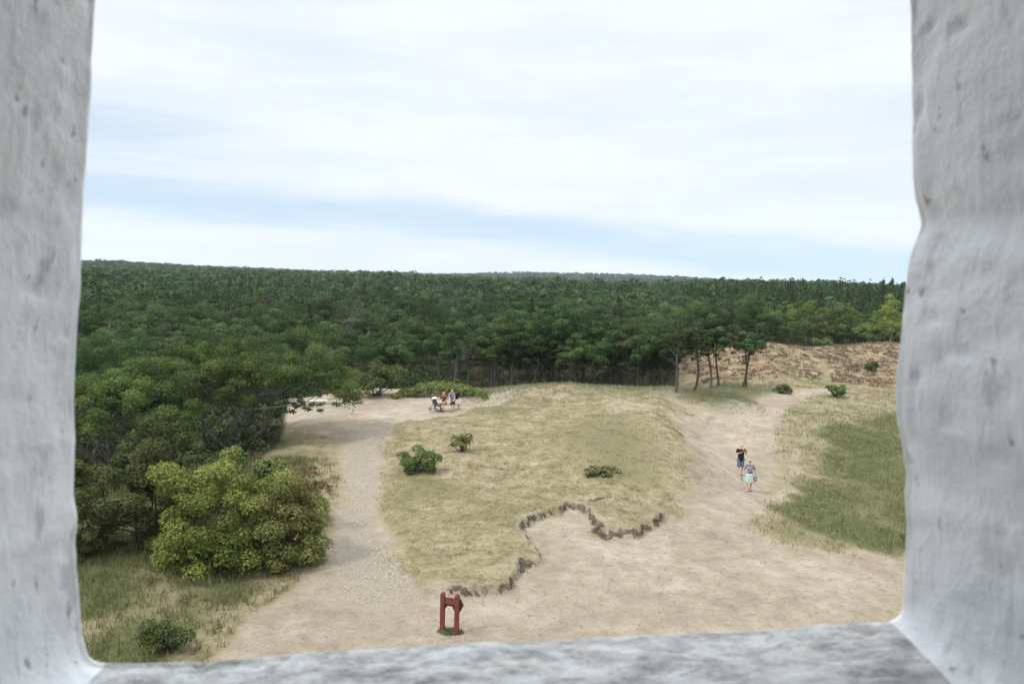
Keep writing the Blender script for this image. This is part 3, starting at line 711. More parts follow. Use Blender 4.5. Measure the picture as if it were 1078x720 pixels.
x_, y_ = gp(917, 390); shrub('bush', 'small dark bush on the slope of the right heath hill', 'bush', (x_, y_), (0.9, 0.8, 1.1), M_DARKSH, 1000, 0.18, 47, 14, 0.35)
x_, y_ = gp(960, 577); shrub('bush', 'dark green bush at the right window edge beside the green hollow', 'bush', (x_, y_), (0.45, 0.6, 0.9), M_DARKSH, 1600, 0.08, 48, 16, 0.22)
for (px, yy, h, lab, sd) in ((925, 108, 6.4, 'light green young birch behind the right heath hill near the window edge', 51), (944, 112, 5.6, 'pale green loose-leaved birch touching the right window edge', 52)):
    x_ = (px-539)/F*yy*1.03; sh = broad_shape(sd, h, 1.7, 3500)
    make_tree('birch_tree', (x_, yy, ground_z(x_, yy)), sh[0], sh[1], M_BRIGHT, M_BARKG, lab, 'birch')
# the loose row of slender pines at the right end of the dune
for i, (px, py, H, bare, rw, lab) in enumerate((
    (781, 407, 5.2, 0.66, 1.15, 'slender pine of the free-standing pair in front of the heath, left stem'),
    (786, 407, 5.5, 0.70, 1.15, 'slender pine of the free-standing pair in front of the heath, right stem'),
    (757, 406, 6.2, 0.55, 1.5, 'slender dark pine second from the right end of the forest edge, left of the pair'),
    (748, 409, 6.5, 0.50, 1.7, 'bushy dark pine in front of the heath, just left of the slender dark one'),
    (729, 412, 6.3, 0.50, 1.6, 'dark pine at the corner of the forest where the heath begins'),
    (712, 413, 6.6, 0.52, 1.6, 'dark pine standing last in the forest edge before the heath corner'))):
    x_, y_ = P(px, py); x_, y_ = x_, y_
    sh = pine_shape(700+i, H, rw, bare, 30, 3600, 0.15, 0.45, 0.35)
    make_tree('slender_pine', (x_, y_, ground_z(x_, y_)), sh[0], sh[1], M_PINE, M_BARK, lab, 'pine')

# ------------------------------------------------------------------ grasses
def scatter(n, x0, x1, y0, y1, want, rs):
    x = rs.uniform(x0, x1, n); y = rs.uniform(y0, y1, n); h, M = terrain(x, y); k = want(x, y, M, rs.rand(n))
    return x[k], y[k], h[k]
def clumpy(x, y, s=1.0): return 0.5+0.5*np.sin(x*1.9*s+1.7*np.sin(y*1.3*s))*np.sin(y*2.1*s+1.5*np.sin(x*1.1*s))
def blades(name, label, cat, pts, per, h0, w0, spread, mat, rs, lean=0.5):
    x, y, z = pts; n = len(x); hs = np.repeat(h0*(0.55+0.9*rs.rand(n)), per); tr = np.repeat(rs.rand(n), per)
    X = np.repeat(x, per)+rs.normal(size=n*per)*spread; Y = np.repeat(y, per)+rs.normal(size=n*per)*spread; Z = np.repeat(z, per)-0.02
    N_ = n*per; a = rs.rand(N_)*6.28; hh = hs*(0.6+0.6*rs.rand(N_)); w = w0*(0.6+0.8*rs.rand(N_))
    la = rs.rand(N_)*6.28; l = lean*hh*rs.rand(N_)
    base = np.stack([X, Y, Z], 1); side = np.stack([np.cos(a)*w, np.sin(a)*w, 0*a], 1)
    tip = base+np.stack([np.cos(la)*l, np.sin(la)*l, hh], 1)
    V = np.stack([base-side, base+side, tip], 1).reshape(-1, 3)
    ti = np.repeat(np.clip(0.5*tr+0.5*rs.rand(N_), 0, 1), 3)
    o = mesh_arrays(name, V, np.arange(N_*3).reshape(-1, 3), mat, {'tint': ti, 'tree': np.repeat(tr, 3)})
    return tag(o, label, cat, kind='stuff')
rg = np.random.RandomState(3)
pts = scatter(42000, 8, 34, 26, 64, lambda x, y, M, u: (M['green'] > 0.15+0.7*rg.rand(len(x))) & (x/y > 0.24) & (u < 0.3+0.6*clumpy(x, y)), rg)
blades('green_grass', 'long green grass filling the hollow right of the sandy path', 'grass', pts, 4, 0.20, 0.016, 0.14, M_GRASSG, rg, 0.9)
pts = scatter(30000, -24, -4, 20, 44, lambda x, y, M, u: ((M['green'] > 0.45) | ((M['dry'] > .6)&(u<.25))) & (x/y < -0.18) & (M['gravel'] < .3) & (u < 0.2+0.8*clumpy(x, y)), rg)
blades('rough_grass', 'rough green and straw grass between the bushes and the gravel path', 'grass', pts, 5, 0.30, 0.013, 0.08, M_GRASSG, rg, 0.9)
pts = scatter(60000, -10, 22, 24, 72, lambda x, y, M, u: (M['dry'] > 0.6) & (M['pale'] < .4) & (M['green'] < .7) & (x/y > -0.19) & (M['scar'] < .4) & (u < 0.12+0.7*clumpy(x, y, 1.4)**1.5), rg)
blades('dry_grass', 'short straw-coloured grass covering the dune mound', 'grass', pts, 4, 0.085, 0.016, 0.09, M_GRASSD, rg, 1.2)
pts = scatter(26000, -4, 20, 58, 70, lambda x, y, M, u: (M['gravel'] < .3) & (u < 0.05+0.55*sstep(61, 66, y)*clumpy(x, y, 0.8)), rg)
blades('marram_grass', 'pale marram grass tufts along the crest of the dune', 'grass', pts, 6, 0.26, 0.014, 0.16, M_MARRAM, rg, 0.8)
pts = scatter(22000, 10, 44, 48, 80, lambda x, y, M, u: (M['dry'] > 0.4) & (x/y > 0.27) & (M['heath'] < .3) & (u < 0.1+0.5*clumpy(x, y, 0.9)**1.5), rg)
blades('marram_grass', 'pale tussocky grass on the rise to the right of the path bend', 'grass', pts, 5, 0.20, 0.022, 0.14, M_MARRAM, rg, 0.8)
# dark roots and turf hanging along the broken edges
RX, RY, RZ = [], [], []
for s in [SCARS[k] for k in (2, 5, 6)]:
    for i in range(len(s)-1):
        L = np.linalg.norm(s[i+1]-s[i]); n = int(L*55)
        f = rg.rand(n)[:, None]; p = s[i]*(1-f)+s[i+1]*f+rg.normal(size=(n, 2))*0.14
        RX.append(p[:, 0]); RY.append(p[:, 1])
tx = rg.uniform(-8, 14, 400000); ty = rg.uniform(24, 40, 400000); tM = terrain(tx, ty)[1]['scar'] > 0.75
RX.append(tx[tM][:1500]); RY.append(ty[tM][:1500])
RX = np.concatenate(RX); RY = np.concatenate(RY); RZ = terrain(RX, RY)[0]
M_ROOT = foliage_material('turf_roots', (0.018, 0.013, 0.010), (0.10, 0.075, 0.055), None, per='attr', trans=0.0, var=0.3)
blades('turf_roots', 'dark roots and peat along the broken turf edges of the mound', 'roots', (RX, RY, RZ-0.02), 3, 0.05, 0.016, 0.11, M_ROOT, rg, 1.2)
# heather on the hills
pts = scatter(60000, 12, 75, 74, 118, lambda x, y, M, u: (M['heath'] > 0.5) & (u < 0.04+0.75*clumpy(x, y, 0.35)*clumpy(x+3, y, 0.9)), rg)
x, y, z = pts; n = len(x)
lob = np.stack([x, y, z, 0.14+0.2*rg.rand(n), 0.10+0.10*rg.rand(n)], 1)
V, Fc, ti = leaves(lob, n*6, 0.17, rg, droop=0.0)
o = mesh_arrays('heather', V, Fc, M_HEATHER, {'tint': ti, 'tree': ti*0.999}); tag(o, 'brown and rust-coloured heather covering the low hills beyond the path', 'heather', kind='stuff')
# leafy bank behind the people
lob = []
for _ in range(260):
    f = rg.rand(); px = 412+f*100; q = P(px, 421.0-3*math.sin(f*3.14)); x, y = q[0], q[1]+rg.rand()*2.6
    hh = 0.75*math.sin(min(1, max(0.0, f))*3.14)**0.6+0.15
    lob.append((x, y, ground_z(x, y)+hh*0.4, 0.34, hh*0.75))
V, Fc, ti = leaves(lob, 9000, 0.13, rg, droop=0.1)
o = mesh_arrays('bank_vegetation', V, Fc, M_COVER, {'tint': ti, 'tree': ti*0.999}); tag(o, 'low bright green leafy bank at the far edge of the sand', 'ground cover', kind='stuff')
# dark undergrowth of the forest edge
pts = scatter(40000, -60, 22, 36, 95, lambda x, y, M, u: (M['litter'] > 0.6) & (u < (0.1+0.5*clumpy(x, y, 0.4))*np.where((x/y > -0.06) & (y > 60), 0.3, 1.0)), rg)
x, y, z = pts; n = len(x); lob = np.stack([x, y, z+0.1, 0.35+0.35*rg.rand(n), 0.3+0.7*rg.rand(n)], 1)
V, Fc, ti = leaves(lob, n*9, 0.24, rg, droop=0.0)
o = mesh_arrays('undergrowth', V, Fc, M_PINE_FAR, {'tint': ti, 'tree': ti*0.999}); tag(o, 'dark undergrowth beneath the trunks of the forest edge', 'undergrowth', kind='stuff')
pts = scatter(26000, -14, 26, 21, 70, lambda x, y, M, u: (M['dry'] < 0.45) & (M['green'] < .3) & (M['gravel'] < .5) & (abs(x/y) < 0.56) & (u < 0.02+0.35*clumpy(x, y, 0.5)**4), rg)
blades('sparse_grass', 'sparse straw tufts and bits scattered over the bare sand', 'grass', pts, 3, 0.05, 0.014, 0.09, M_GRASSD, rg, 2.0)


# ------------------------------------------------------------------ the white tower and the opening we look through
def plaster_material():
    t = NT('whitewashed_plaster')
    n1 = t.noise(14, 5, 0.6); n2 = t.noise(60, 5, 0.65); n3 = t.noise(38, 3, 0.5, t.scaled(1, 1, 0.45)); n4 = t.noise(5, 3)
    c = t.ramp(n1, [(0.32, (0.82, 0.835, 0.85)), (0.5, (0.87, 0.88, 0.89)), (0.68, (0.90, 0.905, 0.91))])
    c = t.mix(t.math('MULTIPLY', t.rng(n3, 0.60, 0.72), 0.55), c, (0.34, 0.335, 0.33))
    c = t.mix(t.math('MULTIPLY', t.rng(n4, 0.52, 0.7), 0.25), c, (0.58, 0.58, 0.60))
    br = t.noise(75, 4, 0.7, t.scaled(1, 1, 0.16)); chip = t.noise(85, 3, 0.6, t.scaled(1, 1, 0.5))
    c = t.mix(t.math('MULTIPLY', t.rng(br, 0.56, 0.68), 0.35), c, (0.50, 0.50, 0.51)); c = t.mix(t.math('MULTIPLY', t.rng(chip, 0.655, 0.70), 0.7), c, (0.28, 0.275, 0.265))
    n = t.bump(n1, 0.004, 0.8); n = t.bump(n2, 0.0025, 0.9, n); n = t.bump(br, 0.0015, 0.9, n); n = t.bump(t.rng(chip, 0.63, 0.70), 0.003, -0.9, n); n = t.bump(t.rng(n3, 0.56, 0.72), 0.004, -0.8, n)
    return t.done(c, 0.8, n, 0.2)
def sill_material():
    t = NT('weathered_sill')
    n1 = t.noise(34, 6, 0.75, t.scaled(0.8, 1.8, 1)); n2 = t.noise(90, 4, 0.7); n3 = t.noise(9, 3)
    c = t.ramp(n1, [(0.32, (0.26, 0.25, 0.235)), (0.44, (0.47, 0.46, 0.44)), (0.54, (0.67, 0.66, 0.645)), (0.7, (0.84, 0.84, 0.84))])
    c = t.mix(t.math('MULTIPLY', t.rng(n2, 0.58, 0.7), 0.5), c, (0.24, 0.235, 0.22))
    n = t.bump(n1, 0.008, 1.0); n = t.bump(n2, 0.002, 0.8, n)
    return t.done(c, 0.85, n, 0.2)
M_PLASTER = plaster_material(); M_SILL = sill_material()
YO, YI = 0.60, -0.30                # outer and inner face of the front wall
left = [(109,-420),(108,-250),(107,-120),(105,-30),(103,20),(100,60),(98,100),(94,150),(91,200),(90,230),(88,290),(85,330),(83,370),(81,420),(81,470),(80,505),(80,520),(83,535),(84,552),(82,568),(83,590),(86,620),(88,650),(91,672),(97,688)]
bottom = [(106,693),(125,694),(200,693),(270,689),(340,683),(420,679),(500,674),(580,672),(660,667),(740,663),(820,659),(880,656),(925,654)]
right = [(940,650),(947,640),(949,620),(950,580),(951,550),(949,520),(951,500),(947,470),(941,440),(940,410),(942,380),(946,350),(948,330),(951,300),(955,270),(962,250),(966,236),(964,225),(960,205),(958,170),(958,130),(957,90),(956,40),(954,0),(953,-60),(952,-120),(951,-250),(950,-420)]
def wallpt(p):
    q = at_depth(p[0], p[1], YO); return (q[0], q[2])
def densify(pts, step=0.004):
    out = []
    pts = [np.array(p) for p in pts]
    for i in range(len(pts)-1):
        p0 = pts[max(i-1, 0)]; p1 = pts[i]; p2 = pts[i+1]; p3 = pts[min(i+2, len(pts)-1)]
        n = max(2, int(np.linalg.norm(p2-p1)/step))
        for k in range(n):
            t = k/n; out.append(0.5*((2*p1)+(-p0+p2)*t+(2*p0-5*p1+4*p2-p3)*t*t+(-p0+3*p1-3*p2+p3)*t**3))
    out.append(pts[-1]); return out
lp = [wallpt(p) for p in left]; bp = [wallpt(p) for p in bottom]; rp = [wallpt(p) for p in right]
cx0, cx1 = lp[0][0], rp[-1][0]; zt = max(lp[0][1], rp[-1][1])
arch = [((cx0+cx1)/2 + (cx1-cx0)/2*math.cos(a), zt+0.01+(cx1-cx0)/2*0.62*math.sin(a)) for a in np.linspace(0.12, math.pi-0.12, 12)]
seq = densify(lp+bp+rp+arch+[lp[0]])[:-1]
pts2 = np.array(seq); nu = len(pts2)
nl_, nb_ = len(densify(lp+[bp[0]])), len(densify(lp+bp+[rp[0]]))
# outward normal of the outline
tg = np.roll(pts2, -3, 0)-np.roll(pts2, 3, 0); tg /= np.linalg.norm(tg, axis=1)[:, None]
outn = np.stack([tg[:, 1], -tg[:, 0]], 1)
ctr = pts2.mean(0)
if ((pts2-ctr)*outn).sum() < 0: outn = -outn
for _ in range(12): outn = (np.roll(outn, 1, 0)+outn+np.roll(outn, -1, 0)); outn /= np.linalg.norm(outn, axis=1)[:, None]
rw_ = 0.005
prof = []          # (y, offset outward)
for a in np.linspace(0, math.pi/2, 7): prof.append((YO-rw_+rw_*math.cos(a), rw_-rw_*math.sin(a)))
d = 0.0
nd = 70
for k in range(1, nd+1):
    f = (k/nd)**1.5; prof.append((YO-rw_-f*(YO-rw_-YI), None))
V = []
sill_amt = np.clip(-outn[:, 1]*1.6-0.5, 0, 1)
splay = 0.20*(1-sill_amt) + 0.10*sill_amt
for (yy, off) in prof:
    dd = (YO-rw_-yy)
    o_ = off if off is not None else 0
    P3 = pts2 + outn*((o_ + (splay*dd if off is None else 0))[:, None] if hasattr(o_, '__len__') or off is None else o_)
    V.append(np.stack([P3[:, 0], np.full(nu, yy), P3[:, 1]], 1))
V = np.array(V)       # rows x nu x 3
nrm = np.stack([outn[:, 0], np.zeros(nu), outn[:, 1]], 1)
for i in range(V.shape[0]):
    for j in range(nu):
        p = Vector(V[i, j])
        amt = 0.0040*mnoise.noise(p*11) + 0.0010*mnoise.noise(p*75+Vector((5, 5, 1))) + 0.0018*mnoise.noise(p*42+Vector((3, 1, 7))) + 0.0007*mnoise.noise(p*130)
        pit = mnoise.noise(p*70+Vector((9, 2, 4)))
        if pit > 0.40: amt += 0.0035*(pit-0.40)/0.3
        k = 0.35 if i < 7 else 1.0
        V[i, j] += nrm[j]*amt*k
nr_ = V.shape[0]
def strip(j0, j1, name, mat, parent):
    js = np.arange(j0, j1+1) % nu; sub = V[:, js, :]; m_ = len(js)
    ii = np.arange(nr_-1)[:, None]*m_; jj = np.arange(m_-1)[None, :]
    Q = np.stack([ii+jj, ii+jj+1, ii+m_+jj+1, ii+m_+jj], -1).reshape(-1, 4)
    return mesh_arrays(name, sub.reshape(-1, 3), Q, mat, None, parent, smooth=True)
tower = tag(empty('church_tower', (0, 0, 0)), 'whitewashed church tower whose rough plastered window opening frames the whole view', 'tower')
strip(nb_-2, nu+nl_+1, 'window_reveal', M_PLASTER, tower)
strip(nl_+1, nb_-2, 'window_sill', M_SILL, tower)
def faced(name, y, ring, rect, mat):
    x0, x1, z0, z1 = rect
    outer = [Vector((x0, y, z0)), Vector((x1, y, z0)), Vector((x1, y, z1)), Vector((x0, y, z1))]
    inner = [Vector((p[0], y, p[1])) for p in ring]
    tris = mgeo.tessellate_polygon([outer, inner]); vs = outer+inner
    me = bpy.data.meshes.new(name); me.from_pydata([tuple(v) for v in vs], [], [tuple(t_) for t_ in tris]); me.materials.append(mat)
    o = bpy.data.objects.new(name, me); COL.objects.link(o); o.parent = tower; return o
TW, TB, TH = 4.0, -7.4, 17.5
faced('front_wall', YO, [(V[0, j, 0], V[0, j, 2]) for j in range(0, nu)], (-TW, TW, -1, TH), M_PLASTER)
faced('inner_wall', YI, [(V[-1, j, 0], V[-1, j, 2]) for j in range(0, nu)], (-3.2, 3.2, 10.0, 14.2), M_PLASTER)
def side_wall(sx):
    bm = bmesh.new(); xc = sx*3.6; w = 0.8
    wy0, wy1, wz0, wz1 = -4.2, -2.9, 11.0, 12.6
    for (ya, yb, za, zb) in ((TB+0.0, wy0, -1, TH), (wy1, YO-0.003, -1, TH), (wy0, wy1, -1, wz0), (wy0, wy1, wz1, TH)):
        box(bm, (xc, (ya+yb)/2, (za+zb)/2), (w, yb-ya, zb-za))
    return bm_obj('side_wall', bm, M_PLASTER, tower)
side_wall(-1); side_wall(1)
bm = bmesh.new(); box(bm, (0, TB+0.4, 8.25), (6.4, 0.8, 18.5)); bm_obj('back_wall', bm, M_PLASTER, tower)
M_WOOD = bark_material('floor_boards', (0.14, 0.10, 0.06), (0.28, 0.21, 0.14)); M_TILE = cloth_material('roof_tiles', (0.30, 0.10, 0.06), 0.8, 0.3, 6)
bm = bmesh.new(); box(bm, (0, (TB+YI)/2, 9.9), (6.4, YI-TB, 0.2)); bm_obj('floor', bm, M_WOOD, tower)
bm = bmesh.new(); box(bm, (0, (TB+YI)/2, 14.3), (6.4, YI-TB, 0.2)); bm_obj('ceiling', bm, M_WOOD, tower)
bm = bmesh.new()
vs = [bm.verts.new(p) for p in ((-4.2, YO-0.3, TH), (4.2, YO-0.3, TH), (0, YO-0.3, TH+3.6), (-4.2, TB+0.3, TH), (4.2, TB+0.3, TH), (0, TB+0.3, TH+3.6))]
for f in ((0, 1, 2), (5, 4, 3), (0, 2, 5, 3), (1, 4, 5, 2), (0, 3, 4, 1)): bm.faces.new([vs[i] for i in f])
bm_obj('roof', bm, M_TILE, tower)

# ------------------------------------------------------------------ people
def blob(parts):
    """closed tapered capsules and ellipsoids in one mesh data list"""
    bm = bmesh.new()
    for p in parts:
        if p[0] == 'e':
            _, c, s, *rot = p
            M_ = Matrix.Translation(c) @ (Matrix.Rotation(rot[0], 4, rot[1]) if rot else Matrix.Identity(4)) @ Matrix.Diagonal((s[0], s[1], s[2], 1))
            bmesh.ops.create_icosphere(bm, subdivisions=3, radius=1.0, matrix=M_)
        else:
            _, a, b, ra, rb = p; a = Vector(a); b = Vector(b); d = (b-a); L = d.length
            q = d.to_track_quat('Z', 'Y').to_matrix().to_4x4()
            bmesh.ops.create_cone(bm, cap_ends=True, segments=14, radius1=ra, radius2=rb, depth=L, matrix=Matrix.Translation((a+b)/2) @ q)
            bmesh.ops.create_icosphere(bm, subdivisions=2, radius=ra, matrix=Matrix.Translation(a)); bmesh.ops.create_icosphere(bm, subdivisions=2, radius=rb, matrix=Matrix.Translation(b))
    return bm
def skin(name, parts, mat, parent, voxel=0.011, smooth_it=3):
    o = bm_obj(name, blob(parts), mat, parent)
    m_ = o.modifiers.new('join', 'REMESH'); m_.mode = 'VOXEL'; m_.voxel_size = voxel; m_.use_smooth_shade = True
    s = o.modifiers.new('soften', 'SMOOTH'); s.iterations = smooth_it; s.factor = 0.5
    return o
def hand(wrist, fdir, palm_n, r=1.0):
    """palm, four bent fingers of different lengths, thumb from the side of the palm"""
    w = Vector(wrist); f = Vector(fdir).normalized(); n = Vector(palm_n).normalized(); s = f.cross(n).normalized(); n = s.cross(f)
    out = []
    for k in (-1.2, -0.4, 0.4, 1.2): out.append(('c', w+f*0.005, w+f*0.085+s*0.018*k, 0.020, 0.013))
    for k, l in zip((-1.5, -0.5, 0.5, 1.5), (0.062, 0.074, 0.069, 0.052)):
        a = w+f*0.088+s*0.019*k; b = a+(f*0.85+n*0.45).normalized()*l*0.5; c = b+(f*0.35+n*0.9).normalized()*l*0.5
        out += [('c', a, b, 0.010, 0.0092), ('c', b, c, 0.0092, 0.008)]
    a = w+f*0.03-s*0.026; b = a+(f*0.6-s*0.75+n*0.3).normalized()*0.035; c = b+(f*0.9-s*0.1+n*0.5).normalized()*0.03
    out += [('c', a, b, 0.013, 0.011), ('c', b, c, 0.011, 0.009)]
    return out
def head_parts(c, face, tilt=(0, 0, 1)):
    c = Vector(c); f = Vector(face).normalized(); up = Vector(tilt).normalized(); s = f.cross(up).normalized(); f = up.cross(s)
    P_ = lambda a, b, d: c+s*a+f*b+up*d
    return [('e', c+up*0.02, (0.076, 0.092, 0.105)), ('e', P_(0, 0.025, -0.055), (0.055, 0.055, 0.055)), ('c', P_(0, 0.088, 0.01), P_(0, 0.106, -0.022), 0.009, 0.014),
            ('c', P_(-0.022, 0.084, -0.052), P_(0.022, 0.084, -0.052), 0.008, 0.008), ('e', P_(0.078, -0.005, -0.005), (0.014, 0.020, 0.030)), ('e', P_(-0.078, -0.005, -0.005), (0.014, 0.020, 0.030)),
            ('c', P_(-0.045, 0.078, 0.032), P_(0.045, 0.078, 0.032), 0.012, 0.012)], P_
def person(label, loc, rz, J, clothes, hair, skin_mat, face=(0, -1, 0), scale=1.0, bare_head=False):
    """J: joints in metres, figure facing -Y"""
    root = tag(empty('person', loc, rz), label, 'person'); root.scale = (scale,)*3
    up = (Vector(J['head'])-Vector(J['neck'])).normalized()
    hp, HP = head_parts(J['head'], face, (up+Vector((0, 0, 0.6))).normalized())
    parts = list(hp)
    c = lambda a, b, ra, rb: parts.append(('c', J[a], J[b], ra, rb))
    c('neck', 'head', 0.055, 0.052); c('chest', 'neck', 0.10, 0.06); c('pelvis', 'chest', 0.13, 0.125)
    for s in 'LR':
        c('neck', 'sh'+s, 0.055, 0.056); c('chest', 'sh'+s, 0.10, 0.055); c('sh'+s, 'el'+s, 0.048, 0.037); c('el'+s, 'wr'+s, 0.037, 0.025)
        c('pelvis', 'hip'+s, 0.12, 0.09); c('hip'+s, 'kn'+s, 0.086, 0.055); c('kn'+s, 'an'+s, 0.054, 0.034)
        parts.append(('c', J['an'+s], Vector(J['an'+s])+Vector(J['toe'+s])*0.17+Vector((0, 0, -0.045)), 0.036, 0.028))
        wr = Vector(J['wr'+s]); el = Vector(J['el'+s]); parts += hand(wr, wr-el, J.get('palm'+s, (0, -1, 0.1)))
    skin('body', parts, skin_mat, root, 0.0085, 2)
    M_EYE = MATS['eye']
    skin('eyes', [('e', HP(-0.030, 0.084, 0.012), (0.011, 0.008, 0.008)), ('e', HP(0.030, 0.084, 0.012), (0.011, 0.008, 0.008))], M_EYE, root, 0.004, 1)
    for nm, pp, mt in clothes: skin(nm, pp, mt, root, 0.012, 3)
    if hair is not None: skin('hair', hair(HP), MATS['hair_'+('grey' if bare_head else 'brown')], root, 0.010, 2)
    return root, HP
MATS = {'eye': cloth_material('eyes', (0.03, 0.025, 0.02), 0.3, 0.1), 'hair_grey': cloth_material('grey_hair', (0.22, 0.20, 0.18)), 'hair_brown': cloth_material('brown_hair', (0.10, 0.065, 0.04))}
M_SKIN = cloth_material('skin', (0.50, 0.30, 0.21), 0.6, 0.06); M_BLACK = cloth_material('black_cotton', (0.013, 0.013, 0.015)); M_DENIM = cloth_material('denim', (0.085, 0.12, 0.19))
M_TEAL = cloth_material('pale_teal_cotton', (0.38, 0.45, 0.43), 0.85, 0.1); M_SHOE = cloth_material('dark_leather', (0.05, 0.035, 0.03), 0.6); M_NAVY = cloth_material('navy_cotton', (0.03, 0.04, 0.10))
M_STRAW = cloth_material('straw_hat', (0.30, 0.25, 0.18)); M_WHITEC = cloth_material('white_cotton', (0.75, 0.75, 0.72), 0.85, 0.05); M_RUST = cloth_material('rust_cotton', (0.13, 0.045, 0.035)); M_BAG = cloth_material('grey_blue_canvas', (0.14, 0.165, 0.21), 0.85, 0.4, 18)
def pattern_material(name, a, b, c_):
    t = NT(name); v = t.N.new('ShaderNodeTexVoronoi'); v.inputs['Scale'].default_value = 16; t.L.new(t.obj(), v.inputs['Vector'])
    sp = t.N.new('ShaderNodeSeparateColor'); t.L.new(v.outputs['Color'], sp.inputs[0])
    return t.done(t.ramp(sp.outputs[0], [(0.2, a), (0.5, b), (0.9, c_)]), 0.85)
M_PATT = pattern_material('patterned_blouse', (0.06, 0.07, 0.10), (0.35, 0.22, 0.25), (0.20, 0.22, 0.28))
M_PLAID = pattern_material('checked_shirt', (0.16, 0.15, 0.22), (0.34, 0.33, 0.38), (0.24, 0.22, 0.32))
M_KHAKI = cloth_material('khaki_cotton', (0.30, 0.24, 0.17))
def off(p, x, y, z): return (p[0]+x, p[1]+y, p[2]+z)
def torso_shirt(J, rr=1.0, sleeve=0.75, hem=-0.10):
    P_ = [('c', off(J['pelvis'], 0, 0, hem), J['chest'], 0.155*rr, 0.150*rr), ('c', J['chest'], off(J['neck'], 0, 0, -0.03), 0.13*rr, 0.075)]
    for s in 'LR':
        a = Vector(J['sh'+s]); b = Vector(J['el'+s]); P_ += [('c', off(J['neck'], 0, 0, -0.035), J['sh'+s], 0.062, 0.068), ('c', J['chest'], J['sh'+s], 0.125*rr, 0.068), ('c', a, a+(b-a)*sleeve, 0.066, 0.058)]
        P_ += [('c', off(J['pelvis'], 0, 0, hem), J['hip'+s], 0.15*rr, 0.115)]
    return P_
def shorts(J, f=0.85, w=1.0):
    P_ = []
    for s in 'LR':
        a = Vector(J['hip'+s]); b = Vector(J['kn'+s]); P_ += [('c', J['pelvis'], J['hip'+s], 0.135, 0.115*w), ('c', a, a+(b-a)*f, 0.108*w, 0.082*w)]
    return P_
def shoes(J):
    P_ = []
    for s in 'LR':
        a = Vector(J['an'+s]); t = Vector(J['toe'+s]); P_ += [('c', a+Vector((0, 0, -0.045))-t*0.04, a+t*0.19+Vector((0, 0, -0.055)), 0.044, 0.038), ('c', a+Vector((0, 0, -0.02)), a+Vector((0, 0, -0.05)), 0.042, 0.045)]
    return P_
def walk(stride=0.10):
    return dict(pelvis=(0, 0, 0.93), chest=(0, 0, 1.26), neck=(0, 0, 1.46), head=(0, -0.03, 1.63), shL=(-0.18, 0, 1.40), shR=(0.18, 0, 1.40), hipL=(-0.09, 0, 0.88), hipR=(0.09, 0, 0.88),
        knL=(-0.10, -stride*0.9, 0.49), knR=(0.10, -stride*0.1, 0.49), anL=(-0.10, -stride, 0.09), anR=(0.10, stride, 0.10), toeL=(0, -1, 0), toeR=(0.1, -1, 0))
# woman in the skirt with a bag at either side
xy = P(788, 517); z = ground_z(*xy)
J = walk(0.11); J.update(elL=(-0.27, 0.02, 1.14), wrL=(-0.30, -0.03, 0.90), elR=(0.27, 0.02, 1.14), wrR=(0.29, -0.05, 0.92), palmL=(1, 0, 0), palmR=(-1, 0, 0))
skirt = [('c', (0, 0, 0.95), (0, 0, 0.75), 0.15, 0.20)] + [('c', (0.13*math.cos(a)*0.8, 0.10*math.sin(a), 0.90), (0.23*math.cos(a), 0.17*math.sin(a), 0.50), 0.09, 0.055) for a in np.linspace(0, 6.28, 11)[:-1]]
hat = lambda H_: [('e', H_(0, 0, 0.075), (0.095, 0.105, 0.07)), ('e', H_(0, 0, 0.055), (0.165, 0.175, 0.014))]
w_root, HPw = person('woman walking in a patterned blouse, pale teal skirt and brimmed hat, carrying bags', (xy[0], xy[1], z), -0.25, J,
    [('blouse', torso_shirt(J, 1.02, 0.8, -0.04), M_PATT), ('skirt', skirt, M_TEAL), ('shoe', shoes(J), M_SHOE)], lambda H_: [('e', H_(0, -0.03, 0.03), (0.088, 0.085, 0.10))], M_SKIN, (0, -1, -0.15))
skin('hat', hat(HPw), M_STRAW, w_root, 0.010, 1)
def shoulder_bag(label, loc, rz, c, s, mat, strap_top, cat='bag', name='shoulder_bag'):
    r_ = tag(empty(name, loc, rz), label, cat)
    c = Vector(c)
    skin('pouch', [('c', c+Vector((0, -s[1], -s[2]*0.6)), c+Vector((0, s[1], -s[2]*0.6)), s[0], s[0]), ('c', c+Vector((0, -s[1]*0.8, s[2]*0.6)), c+Vector((0, s[1]*0.8, s[2]*0.6)), s[0]*0.8, s[0]*0.8)] , mat, r_, 0.012, 3)
    V_, F_ = tubes([([c+Vector((0, -s[1]*0.7, s[2]*0.6)), (c+Vector(strap_top))/2+Vector((0, -s[1]*0.6, 0)), strap_top, (c+Vector(strap_top))/2+Vector((0, s[1]*0.6, 0)), c+Vector((0, s[1]*0.7, s[2]*0.6))], [0.010]*5)], 6)
    mesh_arrays('strap', V_, F_, mat, None, r_, smooth=True)
shoulder_bag('grey blue canvas shoulder bag hanging at the hip of the woman in the skirt', (xy[0], xy[1], z), -0.25, (0.33, 0.0, 0.75), (0.085, 0.13, 0.13), M_BAG, (0.20, 0.0, 1.46))
shoulder_bag('small dark handbag held in the hand of the woman in the skirt', (xy[0], xy[1], z), -0.25, (-0.40, -0.05, 0.68), (0.06, 0.10, 0.09), M_BAG, (-0.33, -0.05, 0.84), name='handbag')
